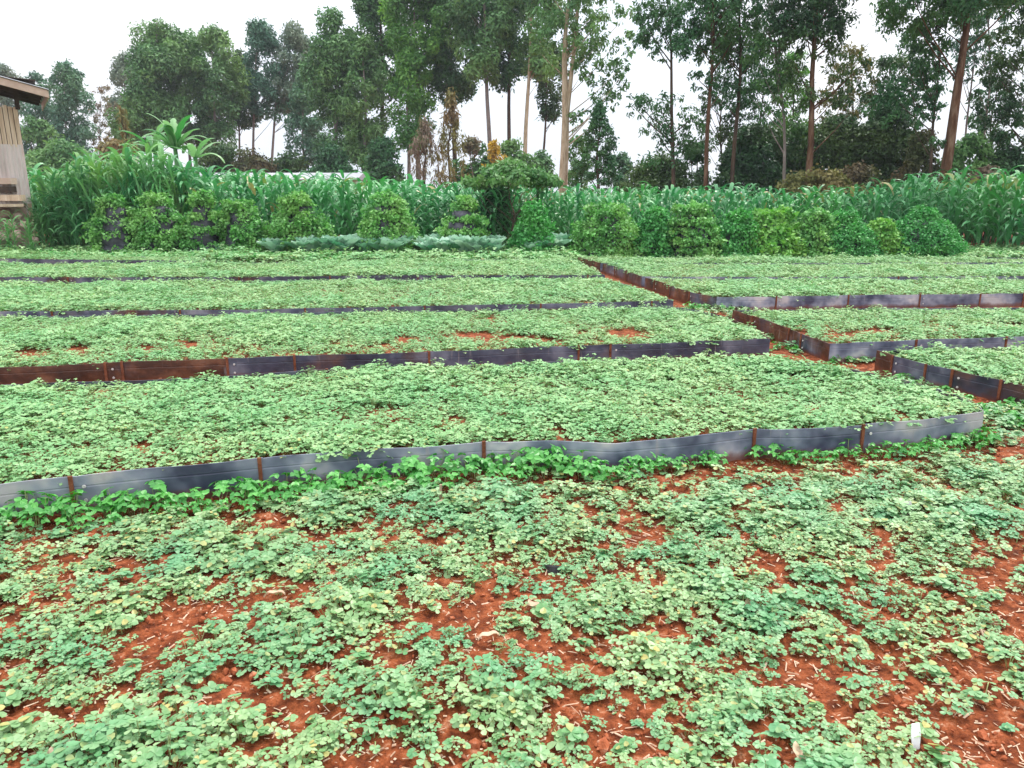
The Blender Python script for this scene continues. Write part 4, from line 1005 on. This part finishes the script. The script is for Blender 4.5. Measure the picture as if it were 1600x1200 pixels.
tree('vine_column', 'shorter pinkish brown dead tree draped in dry vines, left of the spire', 'dead tree', 664, 190, 300, 66, 45, 'pinkdead', 'bark_dark', 'drape', .9, .12, leaf=.26)
tree('vine_column', 'thin brown withered stump left of the banana plants', 'dead tree', 196, 165, 260, 34, 44, 'olive', 'bark_dark', 'drape', .5, .1, leaf=.24)
tree('yellow_shrub', 'bright yellow-leaved shrub behind the umbrella-shaped tree', 'shrub', 774, 218, 275, 34, 46, 'yellow', 'bark_grey', 'bush', .7, .06, leaf=.2)
tree('yellow_shrub', 'small yellowish dry-topped shrub right of the vine column', 'shrub', 737, 212, 240, 28, 47, 'pinkdead', 'bark_grey', 'bush', .5, .06, leaf=.2, trunk_px=739)
tree('umbrella_tree', 'low umbrella-shaped green tree on a thin forked stem behind the sack gardens', 'tree', 800, 250, 300, 140, 22.2, 'shrub', 'bark_dark', 'umbrella', 1.3, .045, leaf=.12)
tree('dark_bush', 'dark green bush in the shade beneath the umbrella-shaped tree', 'bush', 775, 288, 350, 62, 22.9, 'deep', 'bark_dark', 'bush', .9, leaf=.13)
tree('dry_shrub', 'thin leafless-looking shrub with bare twigs between the narrow tree and the big group', 'shrub', 163, 135, 240, 50, 82, 'pinkdead', 'bark_grey', 'airy', .5, .08, leaf=.22)

# ------------------------------------------------------------------ banana plants
def banana(px, py_top, Yd, label, n, sc_=1.0):
    x, _, zt = AT(px, py_top, Yd); root = empty('banana_plant', (x, Yd, 0), label, 'banana plant')
    h = zt * .74; mb = MB(); mb.tube([(0, 0, 0), (.02, 0, h * .6), (0, 0, h)], [.13, .11, .07], 8, .4); mb.build('stem', M['banana'], root, smooth=True)
    for i in range(n):
        b = MB(); az = i * 2.4 + random.uniform(-.3, .3); L = (zt - h) * random.uniform(.95, 1.3) * sc_; W = .27 * sc_
        out = Vector((math.cos(az), math.sin(az), 0)); sd = Vector((-out.y, out.x, 0)); p = Vector((0, 0, h - .05)); ang = random.uniform(.45, 1.45); K = 12; vs = []; fs = []; dr = random.uniform(1.0, 2.5)
        for j in range(K + 1):
            t = j / K; w = W * (0.08 if j == 0 else (math.sin(math.pi * min(1, .12 + t * .86)) ** .5)) * random.uniform(.6, 1.0) / 2; nr = Vector((0, 0, math.cos(ang))) - out * math.sin(ang)
            vs += [tuple(p - sd * w + nr * (-.25 * w)), tuple(p), tuple(p + sd * w + nr * (-.25 * w))]
            p = p + (out * math.cos(ang) + Vector((0, 0, math.sin(ang)))) * (L / K); ang -= dr / K * (.3 + 1.4 * t)
        for j in range(K): fs += [(j * 3, j * 3 + 1, j * 3 + 4, j * 3 + 3), (j * 3 + 1, j * 3 + 2, j * 3 + 5, j * 3 + 4)]
        b.add(vs, fs, random.random()); b.build('leaf', M['banana'], root)
banana(268, 178, 27, 'pale green banana plant with broad arching leaves above the maize, the larger one', 17, 1.15)
banana(236, 185, 27.6, 'banana plant with upright pale leaves just left of the larger one', 8, 1.1)
banana(300, 196, 26.5, 'smaller banana plant with leaves reaching right beyond the larger one', 7, 1.1)

# ------------------------------------------------------------------ sack gardens (tiers of dark sheet overgrown with leaves)
def sack(px, top, base_py, halfw, mat, label, cover=1.0, bare_side=None, tiers=4, tw=.55, leaf=.075, dome=False, tiered=False):
    tw *= .80; halfw *= 1.0
    y = 20.0 + max(0, 400 - base_py) * .018 if px > 900 else 20.3; x = AT(px, 380, y)[0]; H = AT(px, top, y + .4)[2] - .20; Rb = halfw * y / FPX; Rt = Rb * tw; lx, ly, lp_ = random.uniform(-.1, .1), random.uniform(-.1, .1), random.uniform(0, 6.28)
    root = empty('sack_garden', (x, y + Rb * .6, 0), label, 'sack garden', 'leafy sack gardens in front of the maize')
    surf = (lambda t: Rb * max(.05, 1 - t ** 1.7) ** .58) if dome else (lambda t: (Rb + (Rt - Rb) * t) * (1 - .55 * max(0, (t - .6) / .4) ** 2))
    rad = lambda t: surf(min(t, .92)) * .78 - .03
    for k in range(tiers):
        z0, z1 = (H - .1) * k / tiers, (H - .1) * (k + 1) / tiers; r0 = rad(k / tiers); r1 = r0 * .93; K = 18; vs = []; fs = []
        for i in range(K):
            a = 2 * math.pi * i / K; w = 1 + .03 * math.sin(i * 2.3 + k)
            for (r, z) in ((r0, z0 - (.03 if k == 0 else .02)), (r0 * 1.02, (z0 + z1) / 2), (r1, z1), (r1 * .9, z1 - .03)): vs.append((r * w * math.cos(a), r * w * math.sin(a), z))
        for i in range(K):
            q = (i + 1) % K
            for j in range(3): fs.append((i * 4 + j, q * 4 + j, q * 4 + j + 1, i * 4 + j + 1))
        mb = MB(); mb.add(vs, fs); mb.build('tier', M['sackcloth'], root, smooth=True)
        mb = MB(); mb.add([(r1 * .9 * math.cos(2 * math.pi * i / K), r1 * .9 * math.sin(2 * math.pi * i / K), z1 - .03) for i in range(K)], [tuple(range(K))]); mb.build('tier_soil', M['soil'], root)
    g = np.random.default_rng(int(px)); n = int(330 * cover); C = []; Rr = []
    while len(C) < n:
        t = g.random(); a = g.random() * 6.283
        if g.random() > (1 - t * .55): continue
        if bare_side is not None:
            da = abs((a - bare_side + math.pi) % 6.283 - math.pi)
            if da < .75 and ((t * tiers) % 1) < .72 and g.random() < .93: continue
        r = surf(t) * g.uniform(.93, 1.03) if dome else surf(t) * (g.uniform(.84, 1.08) + .09 * math.sin(2 * a + lp_ + 3 * t) + .05 * math.sin(5 * a + 7 * t + lp_)) + (g.uniform(.03, .22) if g.random() < .22 else 0); z = H * t
        if tiered: z = (round(t * tiers - .15) + g.uniform(-.22, .16)) / tiers * H; z = max(.05, min(H, z))
        C.append((r * math.cos(a), r * math.sin(a), z)); Rr.append(g.uniform(.09, .19))
    for _ in range(int(36 * cover)):
        a = g.random() * 6.283; q = g.random() ** .5; r = (Rt if not dome else Rb * .3) * q; C.append((r * math.cos(a), r * math.sin(a), H + .1 * (1 - q * q) + g.uniform(-.05, .07))); Rr.append(g.uniform(.08, .13))
    C = np.array(C); Rr = np.array(Rr); C[:, 0] += lx * C[:, 2]; C[:, 1] += ly * C[:, 2]; C[:, 2] += np.where(C[:, 2] > H * .9, g.uniform(-.06, .12, len(C)), 0)
    V, F, v = leaf_cloud(C, Rr, np.full(len(C), 44 if dome else 32), leaf * (.85 if dome else 1.15), leaf * (.6 if dome else .8), droop=.5, up=.3, flat=.8, shell=.3, seed=int(px), outw=.5)
    V[:, 2] = np.maximum(V[:, 2], .005)
    link('foliage', mesh('foliage', V, F, M[mat], v=v), root)
F_ = -1.57
sack(176, 306, 378, 40, 'sack1', 'leftmost sack garden, black tiers bare at the front with leaves on its right', .8, F_ - .1, 4, .6)
sack(243, 304, 378, 44, 'sack1', 'broad overgrown sack garden right of the leftmost one', 1.1, None, 4, .7)
sack(312, 302, 380, 34, 'sack1', 'narrow sack garden with grey tiers showing between leafy ledges', .65, F_ + .2, 4, .6, tiered=True)
sack(372, 314, 388, 42, 'sack1', 'sack garden with bare dark tiers on its left half, right of the narrow one', .9, F_ - .7, 4, .65)
sack(464, 304, 372, 50, 'sack1', 'round leafy sack garden behind the row of cabbages on the left', 1.2, None, 4, .6)
sack(602, 303, 378, 48, 'sack1', 'leafy sack garden with a flat top in front of the dark maize', 1.2, None, 4, .6)
sack(720, 311, 376, 46, 'sack1', 'tapered sack garden with dark gaps at mid height, behind pale cabbages', 1.0, None, 4, .42, tiered=True)
sack(833, 319, 382, 38, 'sack2', 'small tapered sack garden with a dark patch near its top, below the umbrella-shaped tree', .85, None, 4, .5)
sack(950, 320, 400, 58, 'sack1', 'wide leafy sack garden at the far end of the path between the beds', 1.3, None, 4, .7)
sack(1024, 326, 394, 28, 'sack2', 'dark green sack garden squeezed behind two wider ones right of the path', .8, None, 4, .7)
sack(1084, 319, 401, 56, 'sack1', 'yellowish tiered sack garden, second wide one right of the path', 1.3, None, 5, .65, tiered=True)
sack(1156, 330, 397, 34, 'sack2', 'low green sack garden half hidden by the lime green one', .9, None, 4, .7)
sack(1210, 329, 401, 52, 'sack3', 'lime green bushy sack garden with large bright leaves', 1.2, None, 4, .7, leaf=.10)
sack(1276, 328, 398, 38, 'sack1', 'green sack garden behind the gap between the lime one and the first smooth dome', 1.0, None, 4, .6)
sack(1334, 332, 403, 60, 'sack2', 'smooth deep green dome-shaped sack garden, left of the two domes', 1.6, None, 4, .6, dome=True)
sack(1386, 341, 396, 24, 'sack3', 'small lime green tuft-topped sack garden between the two smooth domes', .6, None, 3, .7)
sack(1454, 326, 404, 64, 'sack2', 'tallest smooth green dome-shaped sack garden, at the right end of the row', 1.7, None, 4, .55, dome=True)

# cabbages
def cabbage_mesh():
    mb = MB()
    for i in range(16):
        az = i * 2.4; t = i / 16; out = Vector((math.cos(az), math.sin(az), 0)); sd = Vector((-out.y, out.x, 0)); ang = random.uniform(.6, 1.05) + .45 * t
        p = Vector((0, 0, .05)); L = .34 - .12 * t; vs = []; fs = []; K = 5
        for j in range(K + 1):
            q = j / K; w = L * .62 * math.sin(math.pi * min(1, .1 + q * .82)) ** .6 / 2; nr = Vector((0, 0, math.cos(ang))) - out * math.sin(ang)
            vs += [tuple(p - sd * w + nr * (.35 * w + random.uniform(0, .02))), tuple(p), tuple(p + sd * w + nr * (.35 * w + random.uniform(0, .02)))]
            p = p + (out * math.cos(ang) + Vector((0, 0, math.sin(ang)))) * (L / K); ang -= .09
        for j in range(K): fs += [(j * 3, j * 3 + 1, j * 3 + 4, j * 3 + 3), (j * 3 + 1, j * 3 + 2, j * 3 + 5, j * 3 + 4)]
        mb.add(vs, fs, random.random())
    return mb.mesh('cabbage', [M['cab']])
cb = [cabbage_mesh() for _ in range(5)]
for i in range(44):
    px = 428 + i * 4.8 + random.uniform(-3, 3); x, y = P(px, 402 + random.uniform(-2, 3), 0)
    tag(link('cabbage', random.choice(cb), None, (x, y, 0), random.uniform(0, 6.28), random.uniform(1.5, 2.0)), 'blue-green cabbage in the long row below the round leafy sack garden', 'cabbage', 'cabbages in the long left row')
for i in range(24):
    px = 672 + (i % 12) * 8.6 + random.uniform(-3, 3); x, y = P(px, 401 + (i // 12) * 4, 0)
    tag(link('cabbage', random.choice(cb), None, (x, y, 0), random.uniform(0, 6.28), random.uniform(1.6, 2.1)), 'pale cabbage at the foot of the tapered sack garden', 'cabbage', 'cabbages before the tapered sack garden')
for i in range(9):
    px = 832 + i * 6 + random.uniform(-3, 3); x, y = P(px, 402 + random.uniform(-2, 2), 0)
    tag(link('cabbage', random.choice(cb), None, (x, y, 0), random.uniform(0, 6.28), random.uniform(1.6, 2.1)), 'whitish green cabbage in the small clump near the far end of the path', 'cabbage', 'cabbages near the end of the path')
# low herbs behind the beds
hx = []
for _ in range(6500):
    px = random.uniform(-60, 930) if random.random() < .72 else random.uniform(900, 1640); py = random.uniform(391, 414 if px < 900 else 407)
    x, y = P(px, py, 0); hx.append((x, y, 0, random.uniform(1.6, 3.6) if px < 900 else random.uniform(.8, 1.5)))
for _ in range(900):
    px = random.uniform(1490, 1680); py = random.uniform(392, 408); x, y = P(px, py, 0); hx.append((x, y, 0, random.uniform(1.5, 3.2)))
hx = np.array(hx); ok = np.ones(len(hx), bool)
for poly in BEDS.values(): ok &= ~inside(poly, hx[:, 0], hx[:, 1])
scatter('herb_strip', bedv + weed_v, hx[ok], 'low light green herbs growing in a strip behind the beds', 'herbs')
for i, (px, py, lab) in enumerate([(205, 384, 'blue-green onion tuft left of the narrow tiered sack garden'), (328, 386, 'blue-green onion tuft below the sack garden with bare dark tiers'), (342, 390, 'small onion tuft next to the larger one by the bare tiers')]):
    x, y = P(px, py + 14, 0); mb = MB()
    for k in range(26): blade(mb, Vector((random.gauss(0, .08), random.gauss(0, .05), 0)), random.uniform(0, 6.28), random.uniform(.3, .5), .018, random.uniform(1.1, 1.5), .5, random.random(), 3)
    tag(mb.build('onion_tuft', [M['cab']], loc=(x, y, 0)), lab, 'onions')

# ------------------------------------------------------------------ shed on the left
Ys = 21.5
def SX(px, py): q = AT(px, py, Ys); return q[0], q[2]
root = empty('timber_shed', (AT(20, 380, Ys)[0], Ys, 0), 'pale timber and iron sheet shed with an overhanging roof at the left edge', 'shed')
ox = root.location.x
_corner = SX(36, 228)[0]; root.location.x = _corner; ox = _corner; root.rotation_euler[2] = R(33)
xr = 0.0; zt = SX(30, 168)[1]; zm_ = SX(40, 228)[1]; zb = SX(40, 318)[1]
nb = 26
for i in range(nb):       # upright slats of the upper wall
    w = .115; xc = xr - w * (i + .5)
    mb = MB(); mb.box((xc, random.uniform(-.012, .012), (zm_ + zt) / 2 + random.uniform(-.03, .03)), (w * .86, .022, zt - zm_ + .05)); mb.build('plank', M['timber'], root)
mb = MB(); mb.box((xr - 1.5, .06, (zm_ + zt) / 2), (3.0, .03, zt - zm_)); mb.build('backing_board', M['darkwood'], root)
# lower corrugated iron
def corrugated(x0, x1, z0, z1, y, pitch, amp, name, mat, parent, flat=False):
    n = int((x1 - x0) / pitch * 6); vs = []; fs = []
    for i in range(n + 1):
        xx = x0 + (x1 - x0) * i / n; d = amp * math.sin(2 * math.pi * (xx - x0) / pitch)
        vs += [(xx, y + d, z0), (xx, y + d, z1), (xx, y + d + .006, z1), (xx, y + d + .006, z0)]
    for i in range(n):
        for j in range(4): a = i * 4 + j; b = i * 4 + (j + 1) % 4; fs.append((a, b, b + 4, a + 4))
    mb = MB(); mb.add(vs, fs); return mb.build(name, mat, parent, smooth=False)
for k in range(4): corrugated(xr - .8 * (k + 1) + .02, xr - .8 * k - (0 if k else .0), zb, zm_ + .03, -.02 - .012 * (k % 2), .1, .011, 'iron_sheet', M['tin'], root)
mb = MB(); mb.box((xr - .05, 0.06, zt / 2), (.09, .09, zt)); mb.box((xr - 3.1, .06, zt / 2), (.09, .09, zt)); mb.build('corner_post', M['timber'], root)
# side wall and back, so the shed is a body
mb = MB(); mb.box((xr - .02, 1.6, (zb + zt) / 2), (.03, 3.0, zt - zb)); mb.build('side_wall', M['tin'], root)
mb = MB(); mb.box((xr - 1.5, 3.1, zt / 2), (3.0, .03, zt)); mb.build('back_wall', M['tin'], root)
# posts under the roof
zr = SX(72, 152)[1]; xre = SX(66, 152)[0] - ox
for xx in (SX(27, 165)[0] - ox, SX(27, 165)[0] - ox - 1.5):
    mb = MB(); mb.box((xx, 0.0, (zt + zr + .35) / 2), (.11, .10, zr + .35 - zt + .1)); mb.build('roof_post', M['darkwood'], root)
tl = -(SX(0, 134)[1] - SX(72, 152)[1]) / (SX(72, 152)[0] - SX(0, 134)[0]); Lr = 4.2
mb = MB(); mb.box((xre - Lr / 2, -.75, zr - tl * Lr / 2 + .06), (Lr, .04, .19), tilt=tl); mb.build('fascia_board', M['fascia'], root)
mb = MB(); mb.box((xre + .015, 1.2, zr + .045), (.03, 3.9, .17)); mb.build('fascia_board', M['fascia'], root)
b = MB(); n = 60; vs = []; fs = []
for i in range(n + 1):
    yy = -.8 + 4.0 * i / n; d = .02 * math.sin(i * math.pi / 2)
    for (xx) in (xre + .04, xre - Lr):
        z = zr + .17 + tl * (xx - xre); vs += [(xx, yy, z + d), (xx, yy, z + d - .012)]
for i in range(n): a = i * 4; fs += [(a, a + 2, a + 6, a + 4), (a + 1, a + 5, a + 7, a + 3), (a, a + 4, a + 5, a + 1)]
b.add(vs, fs); b.build('roof', M['rooftin'], root)
for yy in (-.4, .4, 1.2, 2.0):
    mb = MB(); mb.box((xre - Lr / 2 - .05, yy, zr - tl * Lr / 2 + .04), (Lr - .1, .06, .12), tilt=tl); mb.build('rafter', M['darkwood'], root)
mb = MB(); mb.box((xre - Lr / 2 - .1, 1.2, zr - tl * Lr / 2 - .02 + .0), (Lr - .25, 3.6, .02), tilt=tl * .2); mb.build('ceiling_board', M['darkwood'], root)
# ledge, brackets and stones beneath
zl = SX(20, 318)[1]
mb = MB(); mb.box((xr - .9 - .25, -.3, zl - .04), (1.9, .5, .07)); mb.build('ledge_board', M['timber'], root)
mb = MB(); mb.box((xr - 1.6, 0.2, zb / 2), (2.9, .2, zb)); mb.build('base_wall', M['stone'], root)
def stone(x, y, z, s, label, i):
    me = clod_mesh(); me.materials.clear(); me.materials.append(M['stone'])
    me2 = me; o = link('stone', me2, None, (x, y, z), random.uniform(0, 6.28), (s[0] * 100, s[1] * 100, s[2] * 140))
    tag(o, label, 'stone', 'pile of pinkish stones below the shed')
i = 0
for (px, py, s) in [(4, 366, .26), (26, 362, .24), (12, 345, .2), (34, 346, .17), (2, 328, .2), (44, 370, .15), (18, 332, .15), (-18, 360, .25), (-20, 335, .24)]:
    q = AT(px, py, Ys - .5); stone(q[0], Ys - .55 + .05 * i, max(s * .5, q[2] * 1.0 - .1), (s, s * .8, s * .75), 'rough pinkish building stone in the pile under the shed ledge', i); i += 1
for k, (px, py, wd, lab) in enumerate([(8, 283, .5, 'short sawn timber offcut, topmost on the shed ledge'), (4, 296, .6, 'dark weathered plank offcut in the middle of the shed ledge stack'), (12, 309, .8, 'thick pinkish timber block lying lowest on the shed ledge')]):
    q = AT(px, py, Ys - .35); mb = MB(); mb.box((0, 0, 0), (wd, .25, .16), rz=.1 * (k - 1)); tag(mb.build('timber_offcut', M[('fascia', 'darkwood', 'timber')[k]], loc=(q[0], Ys - .35, q[2])), lab, 'timber')

# long low roof behind the maize
Yl = 40
a = AT(283, 264, Yl); b = AT(452, 265, Yl)
def lowbuild(pa, pb, Yl, top, lab):
    a = AT(pa, top, Yl); b = AT(pb, top, Yl); cx = (a[0] + b[0]) / 2; L = b[0] - a[0]
    r = empty('low_building', (cx, Yl, 0), lab, 'building')
    mb = MB(); mb.box((0, 1.5, a[2] / 2 - .1), (L - .3, 3, a[2] - .3)); mb.build('wall', M['tin'], r)
    mb = MB()
    mb.add([(-L / 2, -.3, a[2] - .25), (L / 2, -.3, a[2] - .25), (L / 2, 1.5, a[2] + .1), (-L / 2, 1.5, a[2] + .1), (L / 2, 3.3, a[2] - .25), (-L / 2, 3.3, a[2] - .25),
            (-L / 2, -.3, a[2] - .29), (L / 2, -.3, a[2] - .29), (L / 2, 3.3, a[2] - .29), (-L / 2, 3.3, a[2] - .29)],
           [(0, 1, 2, 3), (3, 2, 4, 5), (6, 7, 1, 0), (7, 6, 9, 8), (9, 5, 4, 8), (1, 7, 8, 4, 2), (0, 3, 5, 9, 6)]); mb.build('roof', M['rooftin'], r)
lowbuild(283, 560, 40, 272, 'long low pale-roofed building seen over the maize left of the centre')

print('scene built', len(bpy.data.objects))
